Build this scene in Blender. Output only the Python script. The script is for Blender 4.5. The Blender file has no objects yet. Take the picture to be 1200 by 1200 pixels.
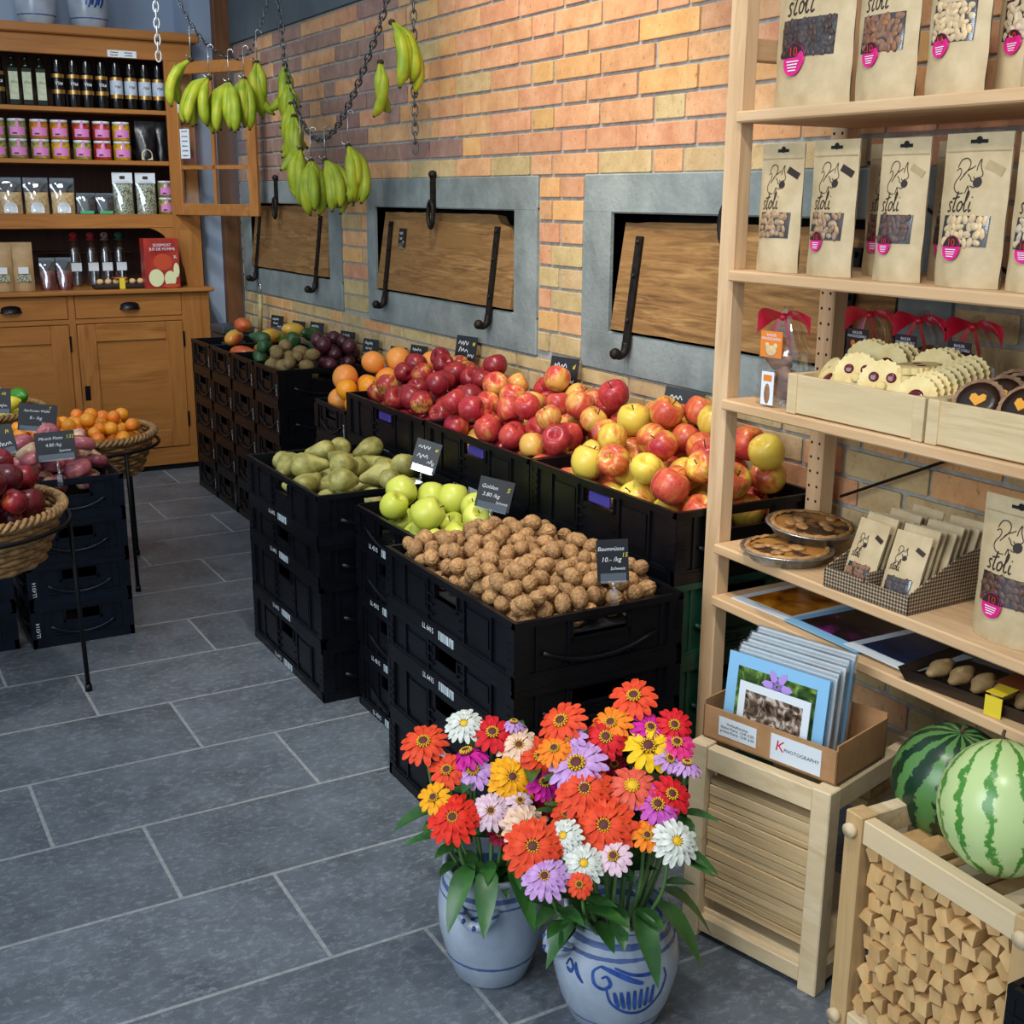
import bpy, math, random
import numpy as np
from mathutils import Vector, Matrix, noise
random.seed(7)
SC = bpy.context.scene
COL = SC.collection
PI = math.pi
# ---------------------------------------------------------------- camera
cam_d = bpy.data.cameras.new('camera'); cam = bpy.data.objects.new('camera', cam_d); COL.objects.link(cam)
cam_d.sensor_width = 36.0; cam_d.lens = 36.0 * 1407.7 / 1200.0; cam_d.clip_start = 0.05
yaw, pit, rol = 0.521118, 0.255966, 0.0076815
_f = Vector((math.sin(yaw)*math.cos(pit), math.cos(yaw)*math.cos(pit), -math.sin(pit)))
_r = _f.cross(Vector((0, 0, 1))).normalized(); _u = _r.cross(_f)
_r, _u = _r*math.cos(rol)+_u*math.sin(rol), -_r*math.sin(rol)+_u*math.cos(rol)
cam.matrix_world = Matrix(((_r.x, _u.x, -_f.x, 0), (_r.y, _u.y, -_f.y, 0), (_r.z, _u.z, -_f.z, 1.345), (0, 0, 0, 1)))
SC.camera = cam
# ---------------------------------------------------------------- light
SC.view_settings.view_transform = 'Standard'; SC.view_settings.look = 'None'
SC.view_settings.exposure = 0.6; SC.view_settings.gamma = 1.0; SC.view_settings.use_curve_mapping = False
W = bpy.data.worlds.new('world'); SC.world = W; W.use_nodes = True
bg = W.node_tree.nodes['Background']; bg.inputs[0].default_value = (0.72, 0.86, 1.0, 1); bg.inputs[1].default_value = 0.40
def spot(loc, to, energy, color, angle, blend=0.6, size=0.06):
    d = bpy.data.lights.new('ceiling_spot', 'SPOT'); d.energy = energy; d.color = color
    d.spot_size = math.radians(angle); d.spot_blend = blend; d.shadow_soft_size = size
    o = bpy.data.objects.new('ceiling_spot', d); COL.objects.link(o); o.location = loc
    o.rotation_euler = (Vector(to)-Vector(loc)).to_track_quat('-Z', 'Y').to_euler()
    return o
def area(loc, to, energy, color, sx, sy):
    d = bpy.data.lights.new('daylight_fill', 'AREA'); d.energy = energy; d.color = color
    d.shape = 'RECTANGLE'; d.size = sx; d.size_y = sy
    o = bpy.data.objects.new('daylight_fill', d); COL.objects.link(o); o.location = loc
    o.rotation_euler = (Vector(to)-Vector(loc)).to_track_quat('-Z', 'Y').to_euler()
    return o
spot((1.15, 2.75, 2.75), (1.92, 3.10, 1.75), 70, (1.0, 0.82, 0.60), 78, 1.0, 0.05)
spot((0.55, 0.55, 2.75), (1.62, 1.45, 1.25), 50, (1.0, 0.93, 0.84), 60, 0.8, 0.08)
spot((0.45, 1.3, 2.75), (1.05, 1.75, 0.4), 48, (1.0, 0.95, 0.9), 46, 0.8, 0.08)
spot((0.95, 2.0, 2.75), (1.6, 2.6, 0.7), 70, (1.0, 0.93, 0.84), 60, 0.8, 0.08)
spot((0.6, 3.6, 2.75), (0.9, 5.8, 0.9), 72, (1.0, 0.93, 0.85), 70, 0.9, 0.1)
spot((0.5, 2.3, 2.75), (0.3, 3.6, 0.5), 55, (1.0, 0.96, 0.92), 50, 0.9, 0.1)
spot((0.9, 4.6, 2.8), (1.82, 6.3, 0.9), 55, (0.86, 0.93, 1.0), 50, 0.9, 0.1)  # cool spot added to lift the dark corner beside the cabinet
area((-2.2, 0.8, 2.2), (0.9, 2.4, 0.3), 75, (0.84, 0.92, 1.0), 2.6, 2.0)  # large unseen area light off to the left, added as cool daylight fill
# ---------------------------------------------------------------- colour + material helpers
def lin(h):
    if isinstance(h, str):
        h = h.lstrip('#'); c = [int(h[i:i+2], 16)/255 for i in (0, 2, 4)]
    else: c = [v/255 for v in h]
    return tuple(((v/12.92) if v <= .04045 else ((v+.055)/1.055)**2.4) for v in c) + (1.0,)
class NT:
    def __init__(s, name):
        s.m = bpy.data.materials.new(name); s.m.use_nodes = True; s.t = s.m.node_tree
        s.b = s.t.nodes['Principled BSDF']; s.out = s.t.nodes['Material Output']
    def n(s, typ, **kw):
        nd = s.t.nodes.new(typ)
        for k, v in kw.items(): setattr(nd, k, v)
        return nd
    def l(s, a, b): s.t.links.new(a, b)
    def coord(s, kind, scale=(1, 1, 1), rot=(0, 0, 0)):
        if kind == 'Position': src = s.n('ShaderNodeNewGeometry').outputs['Position']
        else: src = s.n('ShaderNodeTexCoord').outputs[kind]
        mp = s.n('ShaderNodeMapping'); mp.inputs['Scale'].default_value = scale; mp.inputs['Rotation'].default_value = rot
        s.l(src, mp.inputs['Vector']); return mp.outputs['Vector']
    def noise(s, vec, scale, detail=4, rough=.55, w=None, dist=0):
        nd = s.n('ShaderNodeTexNoise'); 
        if w is not None: nd.noise_dimensions = '4D'; s.l(w, nd.inputs['W'])
        nd.inputs['Scale'].default_value = scale; nd.inputs['Detail'].default_value = detail
        nd.inputs['Roughness'].default_value = rough; nd.inputs['Distortion'].default_value = dist
        s.l(vec, nd.inputs['Vector']); return nd.outputs['Fac']
    def ramp(s, fac, stops):
        r = s.n('ShaderNodeValToRGB'); e = r.color_ramp.elements
        while len(e) < len(stops): e.new(.5)
        for el, (p, c) in zip(e, stops): el.position = p; el.color = c
        s.l(fac, r.inputs['Fac']); return r.outputs['Color']
    def mix(s, fac, a, b, mode='MIX'):
        m = s.n('ShaderNodeMix', data_type='RGBA', blend_type=mode)
        if isinstance(fac, (int, float)): m.inputs['Factor'].default_value = fac
        else: s.l(fac, m.inputs['Factor'])
        for v, k in ((a, 6), (b, 7)):
            if isinstance(v, tuple): m.inputs[k].default_value = v
            else: s.l(v, m.inputs[k])
        return m.outputs[2]
    def math(s, op, a, b=0.0, clamp=False):
        m = s.n('ShaderNodeMath', operation=op, use_clamp=clamp)
        for v, k in ((a, 0), (b, 1)):
            if isinstance(v, (int, float)): m.inputs[k].default_value = v
            else: s.l(v, m.inputs[k])
        return m.outputs[0]
    def bump(s, h, strength, dist=.002):
        b = s.n('ShaderNodeBump'); b.inputs['Strength'].default_value = strength; b.inputs['Distance'].default_value = dist
        s.l(h, b.inputs['Height']); s.l(b.outputs[0], s.b.inputs['Normal'])
    def rnd(s): return s.n('ShaderNodeObjectInfo').outputs['Random']
    def fin(s, col=None, rough=.5, metal=0, spec=.5, sub=0):
        if col is not None:
            if isinstance(col, tuple): s.b.inputs['Base Color'].default_value = col
            else: s.l(col, s.b.inputs['Base Color'])
        if isinstance(rough, (int, float)): s.b.inputs['Roughness'].default_value = rough
        else: s.l(rough, s.b.inputs['Roughness'])
        s.b.inputs['Metallic'].default_value = metal; s.b.inputs['Specular IOR Level'].default_value = spec
        if sub: s.b.inputs['Subsurface Weight'].default_value = sub; s.b.inputs['Subsurface Radius'].default_value = (.01, .005, .003); s.b.inputs['Subsurface Scale'].default_value = .5
        return s.m
def two(name, a, b, scale=8, rough=.5, bump=0, coord='Object', stretch=(1, 1, 1), lo=.35, hi=.65, detail=4, metal=0, spec=.5, rnd=0, dist=.002, bscale=None):
    t = NT(name); v = t.coord(coord, stretch)
    r = t.rnd() if rnd else None
    w = t.math('MULTIPLY', r, 37.0) if rnd else None
    fac = t.noise(v, scale, detail, w=w)
    col = t.ramp(fac, [(lo, lin(a)), (hi, lin(b))])
    if rnd:
        k = t.math('ADD', t.math('MULTIPLY', r, rnd), 1-rnd/2)
        h = t.n('ShaderNodeHueSaturation'); t.l(k, h.inputs['Value']); t.l(col, h.inputs['Color']); col = h.outputs[0]
    if bump: t.bump(t.noise(v, bscale or scale*3, 5), bump, dist)
    return t.fin(col, rough, metal, spec)
def plain(name, c, rough=.5, metal=0, spec=.5, emis=0):
    return NT(name).fin(lin(c), rough, metal, spec)
def wood(name, a, b, c, axis='Y', rough=.55, scale=1.0, bump=.25, coord='Position', rnd=0):
    t = NT(name); k = {'X': (1.2, 14, 14), 'Y': (14, 1.2, 14), 'Z': (14, 14, 1.2)}[axis]
    v = t.coord(coord, tuple(x*scale for x in k)); w = t.math('MULTIPLY', t.rnd(), 23.0)
    n1 = t.noise(v, 2.2, 6, .62, w=w, dist=1.2)
    v2 = t.coord(coord, tuple(x*scale*.35 for x in k)); n2 = t.noise(v2, 1.6, 3, .5, w=w, dist=.6)
    col = t.mix(t.ramp(n2, [(.35, (0, 0, 0, 1)), (.7, (1, 1, 1, 1))]), t.ramp(n1, [(.32, lin(a)), (.5, lin(b)), (.68, lin(c))]), lin(b))
    if rnd:
        kk = t.math('ADD', t.math('MULTIPLY', t.rnd(), rnd), 1-rnd/2); h = t.n('ShaderNodeHueSaturation')
        t.l(kk, h.inputs['Value']); t.l(col, h.inputs['Color']); col = h.outputs[0]
    t.bump(n1, bump, .0015)
    return t.fin(col, rough, 0, .35)
def clear(name, alpha=.16, tint=(235, 240, 245), rough=.08):
    t = NT(name); tr = t.n('ShaderNodeBsdfTransparent'); gl = t.n('ShaderNodeBsdfGlossy'); mx = t.n('ShaderNodeMixShader')
    gl.inputs['Roughness'].default_value = rough; gl.inputs['Color'].default_value = lin(tint); mx.inputs[0].default_value = alpha
    tr.inputs['Color'].default_value = (.97, .98, .98, 1)
    t.l(tr.outputs[0], mx.inputs[1]); t.l(gl.outputs[0], mx.inputs[2]); t.l(mx.outputs[0], t.out.inputs['Surface'])
    return t.m
# ---------------------------------------------------------------- mesh helpers
class MB:
    def __init__(s): s.v = []; s.f = []; s.m = []; s.s = []
    def add(s, vs, fs, mi=0, smooth=False, M=None):
        o = len(s.v)
        if M is not None: vs = [tuple(M @ Vector(p)) for p in vs]
        s.v += [tuple(p) for p in vs]; s.f += [tuple(i+o for i in f) for f in fs]
        s.m += [mi]*len(fs); s.s += [smooth]*len(fs); return s
    def box(s, a, b, mi=0, M=None):
        x0, y0, z0 = a; x1, y1, z1 = b
        return s.add([(x0,y0,z0),(x1,y0,z0),(x1,y1,z0),(x0,y1,z0),(x0,y0,z1),(x1,y0,z1),(x1,y1,z1),(x0,y1,z1)],
              [(0,3,2,1),(4,5,6,7),(0,1,5,4),(1,2,6,5),(2,3,7,6),(3,0,4,7)], mi, False, M)
    def bbox(s, a, b, e=.003, mi=0, M=None):
        # box with bevelled edges: octagon-like shell built from three overlapping slabs of corners
        x0, y0, z0 = a; x1, y1, z1 = b; vs = []; idx = {}
        for i, x in ((0, x0), (1, x1)):
            for j, y in ((0, y0), (1, y1)):
                for k, z in ((0, z0), (1, z1)):
                    dx = e if i == 0 else -e; dy = e if j == 0 else -e; dz = e if k == 0 else -e
                    idx[i,j,k] = len(vs); vs += [(x, y+dy, z+dz), (x+dx, y, z+dz), (x+dx, y+dy, z)]
        I = lambda i, j, k, c: idx[i,j,k]+c
        fs = [(I(0,0,0,0),I(0,0,1,0),I(0,1,1,0),I(0,1,0,0)),(I(1,0,0,0),I(1,1,0,0),I(1,1,1,0),I(1,0,1,0)),
              (I(0,0,0,1),I(1,0,0,1),I(1,0,1,1),I(0,0,1,1)),(I(0,1,0,1),I(0,1,1,1),I(1,1,1,1),I(1,1,0,1)),
              (I(0,0,0,2),I(0,1,0,2),I(1,1,0,2),I(1,0,0,2)),(I(0,0,1,2),I(1,0,1,2),I(1,1,1,2),I(0,1,1,2))]
        for j in (0, 1):
            for k in (0, 1): fs.append((I(0,j,k,1),I(0,j,k,2),I(1,j,k,2),I(1,j,k,1)))
        for i in (0, 1):
            for k in (0, 1): fs.append((I(i,0,k,0),I(i,0,k,2),I(i,1,k,2),I(i,1,k,0)))
            for j in (0, 1): fs.append((I(i,j,0,0),I(i,j,0,1),I(i,j,1,1),I(i,j,1,0)))
        for i in (0, 1):
            for j in (0, 1):
                for k in (0, 1): fs.append((I(i,j,k,0),I(i,j,k,1),I(i,j,k,2)))
        return s.add(vs, fs, mi, False, M)
    def lathe(s, prof, n=24, mi=0, M=None, smooth=True, cap0=True, cap1=True, fn=None):
        vs = []; fs = []
        for j, (r, z) in enumerate(prof):
            for i in range(n):
                a = 2*PI*i/n; p = (r*math.cos(a), r*math.sin(a), z); vs.append(fn(p, a, j) if fn else p)
        for j in range(len(prof)-1):
            for i in range(n): fs.append((j*n+i, j*n+(i+1) % n, (j+1)*n+(i+1) % n, (j+1)*n+i))
        if cap0: fs.append(tuple(range(n-1, -1, -1)))
        if cap1: fs.append(tuple((len(prof)-1)*n+i for i in range(n)))
        return s.add(vs, fs, mi, smooth, M)
    def tube(s, pts, rad, n=8, mi=0, M=None, smooth=True, closed=False, flat=1.0):
        pts = [Vector(p) for p in pts]; N = len(pts); rad = rad if hasattr(rad, '__len__') else [rad]*N
        vs = []; fs = []; up = None
        for k, p in enumerate(pts):
            if closed: d = pts[(k+1) % N]-pts[k-1]
            else: d = pts[min(k+1, N-1)]-pts[max(k-1, 0)]
            d.normalize()
            if up is None:
                up = Vector((0, 0, 1)) if abs(d.z) < .9 else Vector((1, 0, 0))
            sd = d.cross(up).normalized(); up = sd.cross(d).normalized()
            for i in range(n):
                a = 2*PI*i/n; vs.append(p+sd*math.cos(a)*rad[k]+up*math.sin(a)*rad[k]*flat)
        for k in range(N if closed else N-1):
            k2 = (k+1) % N
            for i in range(n): fs.append((k*n+i, k*n+(i+1) % n, k2*n+(i+1) % n, k2*n+i))
        if not closed: fs += [tuple(range(n-1, -1, -1)), tuple((N-1)*n+i for i in range(n))]
        return s.add(vs, fs, mi, smooth, M)
    def prism(s, poly, z0, z1, mi=0, M=None, smooth=False):
        n = len(poly); vs = [(x, y, z0) for x, y in poly]+[(x, y, z1) for x, y in poly]
        fs = [tuple(range(n-1, -1, -1)), tuple(range(n, 2*n))]+[(i, (i+1) % n, n+(i+1) % n, n+i) for i in range(n)]
        return s.add(vs, fs, mi, smooth, M)
    def ball(s, rx, ry, rz, nu=14, nv=9, c=(0, 0, 0), mi=0, M=None, fn=None):
        vs = [(c[0], c[1], c[2]-rz)]; fs = []
        for j in range(1, nv):
            t = PI*j/nv
            for i in range(nu):
                a = 2*PI*i/nu; vs.append((c[0]+rx*math.sin(t)*math.cos(a), c[1]+ry*math.sin(t)*math.sin(a), c[2]-rz*math.cos(t)))
        vs.append((c[0], c[1], c[2]+rz)); L = len(vs)-1
        for i in range(nu):
            fs.append((0, 1+(i+1) % nu, 1+i)); fs.append((L, L-nu+i, L-nu+(i+1) % nu))
            for j in range(nv-2): fs.append((1+j*nu+i, 1+j*nu+(i+1) % nu, 1+(j+1)*nu+(i+1) % nu, 1+(j+1)*nu+i))
        if fn: vs = [fn(Vector(p)) for p in vs]
        return s.add(vs, fs, mi, True, M)
    def grid(s, fn, nu, nv, mi=0, smooth=True, M=None):
        vs = [fn(i/nu, j/nv) for j in range(nv+1) for i in range(nu+1)]
        fs = [(j*(nu+1)+i, j*(nu+1)+i+1, (j+1)*(nu+1)+i+1, (j+1)*(nu+1)+i) for j in range(nv) for i in range(nu)]
        return s.add(vs, fs, mi, smooth, M)
    def ribbon(s, pts, w, M=None, mi=0, off=0.0):
        # flat ink stroke in the XZ plane (y = off), width w or list
        n = len(pts); w = w if hasattr(w, '__len__') else [w]*n; vs = []; fs = []
        for i, (x, z) in enumerate(pts):
            a = pts[max(i-1, 0)]; b = pts[min(i+1, n-1)]; dx, dz = b[0]-a[0], b[1]-a[1]; L = math.hypot(dx, dz) or 1
            nx, nz = -dz/L*w[i]/2, dx/L*w[i]/2; vs += [(x+nx, off, z+nz), (x-nx, off, z-nz)]
        fs = [(2*i, 2*i+1, 2*i+3, 2*i+2) for i in range(n-1)]
        return s.add(vs, fs, mi, False, M)
    def mesh(s, name, mats):
        me = bpy.data.meshes.new(name); me.from_pydata(s.v, [], s.f)
        for m in (mats if isinstance(mats, (list, tuple)) else [mats]): me.materials.append(m)
        me.polygons.foreach_set('material_index', s.m); me.polygons.foreach_set('use_smooth', s.s)
        me.update(); return me
    def build(s, name, mats, parent=None, loc=None, rot=None):
        return put(name, s.mesh(name, mats), parent, loc, rot)
def put(name, me, parent=None, loc=None, rot=None, scale=None):
    o = bpy.data.objects.new(name, me); COL.objects.link(o)
    if parent is not None: o.parent = parent
    if loc is not None: o.location = loc
    if rot is not None: o.rotation_euler = rot
    if scale is not None: o.scale = scale if hasattr(scale, '__len__') else (scale,)*3
    return o
def tag(o, label, cat, group=None):
    o['label'] = label; o['category'] = cat
    if group: o['group'] = group
    return o
def thing(name, label, cat, loc=(0, 0, 0), rot=(0, 0, 0), group=None):
    o = put(name, None, None, loc, rot); o.empty_display_size = .02
    return tag(o, label, cat, group)
def struct(o): o['kind'] = 'structure'; return o
def stuff(o): o['kind'] = 'stuff'; return o
def smooth_path(pts, k=6):
    out = []; n = len(pts); P = [Vector(p) for p in pts]
    for i in range(n-1):
        p0, p1, p2, p3 = P[max(i-1, 0)], P[i], P[i+1], P[min(i+2, n-1)]
        for j in range(k):
            t = j/k; out.append(.5*((2*p1)+(p2-p0)*t+(2*p0-5*p1+4*p2-p3)*t*t+(3*p1-p0-3*p2+p3)*t**3))
    out.append(P[-1]); return out
def sp2(pts, k=5): return [(p.x, p.y) for p in smooth_path([(a, b, 0) for a, b in pts], k)]
_tx = {}
def text_mesh(txt, size, mat, shear=0.0, thick=0.0, align='CENTER'):
    key = (txt, size, mat.name, shear, align)
    if key in _tx: return _tx[key]
    c = bpy.data.curves.new('lettering', 'FONT'); c.body = txt; c.size = size; c.shear = shear; c.align_x = align; c.align_y = 'CENTER'
    c.offset = thick; c.resolution_u = 2; c.fill_mode = 'FRONT'
    o = bpy.data.objects.new('tmp', c); COL.objects.link(o)
    bpy.context.view_layer.update()
    me = bpy.data.meshes.new_from_object(o.evaluated_get(bpy.context.evaluated_depsgraph_get()))
    bpy.data.objects.remove(o); bpy.data.curves.remove(c)
    me.name = 'lettering'; me.materials.clear(); me.materials.append(mat); _tx[key] = me; return me

def scribble(w, h, seed, mat, thick=.12):
    # an unreadable handwritten word, w wide and h tall, in the XZ plane
    R = random.Random(seed); n = max(4, int(w/h*3.2)); pts = []
    for i in range(n): pts.append((-w/2+w*i/(n-1)+R.uniform(-.1, .1)*h, (R.uniform(.15, .5) if i % 2 else R.uniform(-.5, -.2))*h*(1.5 if R.random() < .18 else 1)))
    return MB().ribbon(sp2(pts, 3), h*thick).mesh('lettering', mat)
# ---------------------------------------------------------------- materials of the shell
def tile_mat():
    t = NT('slate_tile'); v = t.coord('Position'); w = t.math('MULTIPLY', t.rnd(), 31.0)
    n1 = t.noise(v, 6, 6, .65, w=w, dist=.2); v2 = t.coord('Position', (1.0, 1.5, 1), (0, 0, .5)); n2 = t.noise(v2, 48, 9, .78, w=w, dist=.35); n3 = t.noise(v, 240, 4, .7, w=w)
    base = t.ramp(n1, [(.3, lin('#4e5359')), (.7, lin('#737a81'))])
    vein = t.ramp(n2, [(.50, (0, 0, 0, 1)), (.78, (1, 1, 1, 1))])
    bw = t.n('ShaderNodeRGBToBW'); t.l(vein, bw.inputs[0])
    col = t.mix(t.math('MULTIPLY', bw.outputs[0], .7), base, lin('#b4bcc4'))
    col = t.mix(.35, col, t.mix(n3, lin('#3c4046'), lin('#b4bac0')), 'OVERLAY')
    h = t.n('ShaderNodeHueSaturation'); t.l(t.math('ADD', t.math('MULTIPLY', t.rnd(), .16), .92), h.inputs['Value']); t.l(col, h.inputs['Color'])
    t.bump(t.mix(.5, n2, n3), .5, .003)
    return t.fin(h.outputs[0], .42, 0, .5)
M_TILE = tile_mat()
M_GROUT = two('grout', '#7f8384', '#969998', 60, .8, .3, 'Position')
M_MORTAR = two('mortar', '#8f908a', '#adaaa2', 40, .9, .6, 'Position', dist=.004)
def brick_mat(name, cols):
    t = NT(name); v = t.coord('Position'); r = t.rnd(); w = t.math('MULTIPLY', r, 51.0)
    n1 = t.noise(v, 16, 7, .68, w=w); n2 = t.noise(t.coord('Position', (1, 1, .55)), 95, 6, .75, w=w); n3 = t.noise(v, 210, 3, .6, w=w)
    a, b, c = [lin(x) for x in cols]
    col = t.ramp(n1, [(.3, a), (.5, b), (.72, c)])
    sp = t.ramp(n2, [(.33, (1, 1, 1, 1)), (.43, (0, 0, 0, 1))]); bw = t.n('ShaderNodeRGBToBW'); t.l(sp, bw.inputs[0])
    col = t.mix(t.math('MULTIPLY', bw.outputs[0], .6), col, lin('#6a4c38'))
    k = t.math('ADD', t.math('MULTIPLY', r, .18), .91); h = t.n('ShaderNodeHueSaturation'); t.l(k, h.inputs['Value']); t.l(col, h.inputs['Color']); h.inputs['Saturation'].default_value = .95
    t.l(t.math('ADD', t.math('MULTIPLY', t.math('FRACT', t.math('MULTIPLY', r, 7.3)), .020), .492), h.inputs['Hue'])
    t.bump(t.mix(.6, n2, n3), .7, .003)
    return t.fin(h.outputs[0], .85, 0, .25)
BR = {'salmon': brick_mat('brick_salmon', ('#bf8058', '#cf9669', '#dbac83')), 'yellow': brick_mat('brick_yellow', ('#ad8e5e', '#c2a674', '#cfb688')),
      'orange': brick_mat('brick_orange', ('#c88a52', '#d49c62', '#dbac76')), 'mauve': brick_mat('brick_mauve', ('#8a665a', '#9c786a', '#ad8d80'))}
M_CONC = two('concrete', '#6d7675', '#919a98', 6, .85, .5, 'Position', lo=.34, hi=.66, detail=10, dist=.005, bscale=60)
M_LINTEL = two('grey_plaster', '#4b5459', '#566066', 3, .8, .1, 'Position')
M_BLUEWALL = two('pale_blue_wall', '#8f9fb5', '#9aaabf', 1.5, .6, .05, 'Position')
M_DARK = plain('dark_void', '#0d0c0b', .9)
M_IRON = two('wrought_iron', '#16130f', '#2c2621', 50, .55, .4, metal=.6)
M_BEAM = wood('beam_wood', '#4a2d19', '#6b4527', '#80583a', 'Z', .6)
M_HATCH = wood('old_oak', '#4a3018', '#8a653a', '#b08a58', 'Y', .8, 2.0, 1.0)
M_PINE = wood('pine', '#b08a61', '#c9a57b', '#d6b790', 'Y', .6, 1.0, .2)
M_PINEZ = wood('pine_upright', '#b18c64', '#cba880', '#d8bb95', 'Z', .6, 1.0, .2)
M_PINEX = wood('pine_cross', '#ac875e', '#c6a278', '#d3b48c', 'X', .6, 1.0, .2)
M_CAB = wood('honey_oak_x', '#7c4c22', '#9b6530', '#ad763d', 'X', .42, 1.0, .12)
M_CABZ = wood('honey_oak_z', '#7c4c22', '#9b6530', '#ad763d', 'Z', .42, 1.0, .12)
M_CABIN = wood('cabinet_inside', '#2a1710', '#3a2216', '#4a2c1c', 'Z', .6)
# ---------------------------------------------------------------- floor
fl = MB(); fl.box((-2.6, -1.0, -.08), (2.2, 7.0, -.0008)); floor = struct(fl.build('floor', M_GROUT))
tile_me = MB().bbox((0, 0, -.02), (.5945, .317, 0), .002).mesh('floor_tile', M_TILE)
cut_me = {}
for k in range(-6, 15):
    y = 2.147+.3225*k; off = .487-.188*k
    off = off-math.floor((off+.9)/.6)*.6
    for i in range(0, 5):
        x = off+.6*i-.0
        if x+.6 < -.25 and y > 1.5 or x < -2.4 or x > 1.93: continue
        xe = min(x+.597, 1.925); L = xe-x
        if L < .05: continue
        if abs(L-.597) < .004: put('floor_tile', tile_me, floor, (x+.0015, y+.002, 0))
        else:
            b = MB().bbox((0, 0, -.02), (L-.0025, .317, 0), .002); put('floor_tile', b.mesh('floor_tile', M_TILE), floor, (x+.0015, y+.002, 0))
# ---------------------------------------------------------------- brick wall with three framed hatches
XW = 1.92
FR = [(4.776, 6.10, .878, 1.412), (3.197, 4.50, .870, 1.410), (1.625, 2.942, .872, 1.410)]
OP = [(4.91, 5.98, 1.0, 1.31), (3.335, 4.42, .992, 1.306), (1.76, 2.803, .985, 1.306)]
ZT, Y0, Y1 = 2.062, -.3, 6.14
mw = MB(); ys = sorted([Y0, Y1]+[v for o in OP for v in o[:2]])
for a, b in zip(ys[:-1], ys[1:]):
    o = [q for q in OP if q[0] <= a+1e-6 and q[1] >= b-1e-6]
    if o: mw.box((XW+.005, a, 0), (XW+.2, b, o[0][2])); mw.box((XW+.005, a, o[0][3]), (XW+.2, b, ZT))
    else: mw.box((XW+.005, a, 0), (XW+.2, b, ZT))
wall = struct(mw.build('wall_right', M_MORTAR))
lb = MB(); lb.box((XW-.012, Y0, ZT), (XW+.2, 6.6, 3.2)); struct(lb.build('wall_right_lintel', M_LINTEL))
for (f, o) in zip(FR, OP):
    m = MB(); x0, x1 = XW-.006, XW+.17
    m.bbox((x0, f[0], f[2]), (x1, f[1], o[2]), .004); m.bbox((x0, f[0], o[3]), (x1, f[1], f[3]), .004)
    m.box((x0+.0005, f[0], o[2]-.01), (x1, o[0], o[3]+.01)); m.box((x0+.0005, o[1], o[2]-.01), (x1, f[1], o[3]+.01))
    m.build('concrete_frame', M_CONC, wall)
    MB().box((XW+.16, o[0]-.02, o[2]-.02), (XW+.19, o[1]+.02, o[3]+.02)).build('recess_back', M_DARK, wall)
br_unit = {k: MB().bbox((0, 0, 0), (1, 1, 1), .035).mesh('brick', m) for k, m in BR.items()}
rb = random.Random(3); bricks = []
PB = .065
for row in range(-19, 10):
    z0 = 1.412+PB*row; z1 = z0+PB-.0095
    if z0 < .06: continue
    hc = 2.565 if row % 2 == 0 else 3.01
    y = hc-.06-.62*8
    seq = []
    while y < Y1:
        seq += [(y, y+.118), (y+.128, y+.368), (y+.378, y+.610)]; y += .62
    for a, b in seq:
        a += rb.uniform(-.003, .003); b += rb.uniform(-.003, .003)
        segs = [(max(a, .55), min(b, Y1-.01))]
        for f in FR:
            if z1 > f[2]+.02 and z0 < f[3]-.004:
                ns = []
                for p, q in segs:
                    if q <= f[0]-.006 or p >= f[1]+.006: ns.append((p, q)); continue
                    if p < f[0]-.012: ns.append((p, f[0]-.008))
                    if q > f[1]+.012: ns.append((f[1]+.008, q))
                segs = ns
        za, zb = z0, z1
        for f in FR:
            if z0 < f[2] < z1 and b > f[0] and a < f[1]: zb = min(zb, f[2]-.006)
        for p, q in segs:
            if q-p < .022 or zb-za < .012: continue
            yc = (p+q)/2
            u = rb.random()
            if z1 < .80: k = 'yellow' if u < .8 else 'salmon'
            elif z1 < .95: k = 'yellow' if u < .82 else 'orange'
            elif z1 < 1.41: k = 'yellow' if u < .35 else ('orange' if u < .6 else 'salmon')
            elif yc > 4.55: k = 'mauve' if u < .72 else 'salmon'
            elif yc > 4.1: k = 'mauve' if u < .33 else 'salmon'
            elif row == 0: k = 'yellow' if u < .5 else 'salmon'
            else: k = 'salmon' if u < .58 else ('orange' if u < .88 else ('yellow' if u < .97 else 'mauve'))
            bricks.append((p, q, za, zb, k))
vis = [b for b in bricks if b[2] > .58 and b[1] > 1.25]
vis.sort(key=lambda b: (b[0]**2+3.7))
first, rest = vis[:296], vis[296:]+[b for b in bricks if not (b[2] > .58 and b[1] > 1.25)]
for p, q, za, zb, k in first:
    dx = rb.uniform(0, .003)
    put('brick', br_unit[k], wall, (XW-dx, p, za), None, (.02, q-p, zb-za))
mm = MB(); keys = list(BR)
for p, q, za, zb, k in rest: mm.bbox((XW-rb.uniform(0, .003), p, za), (XW+.02, q, zb), .003, keys.index(k))
stuff(mm.build('brick_field', [BR[k] for k in keys], wall))
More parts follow.
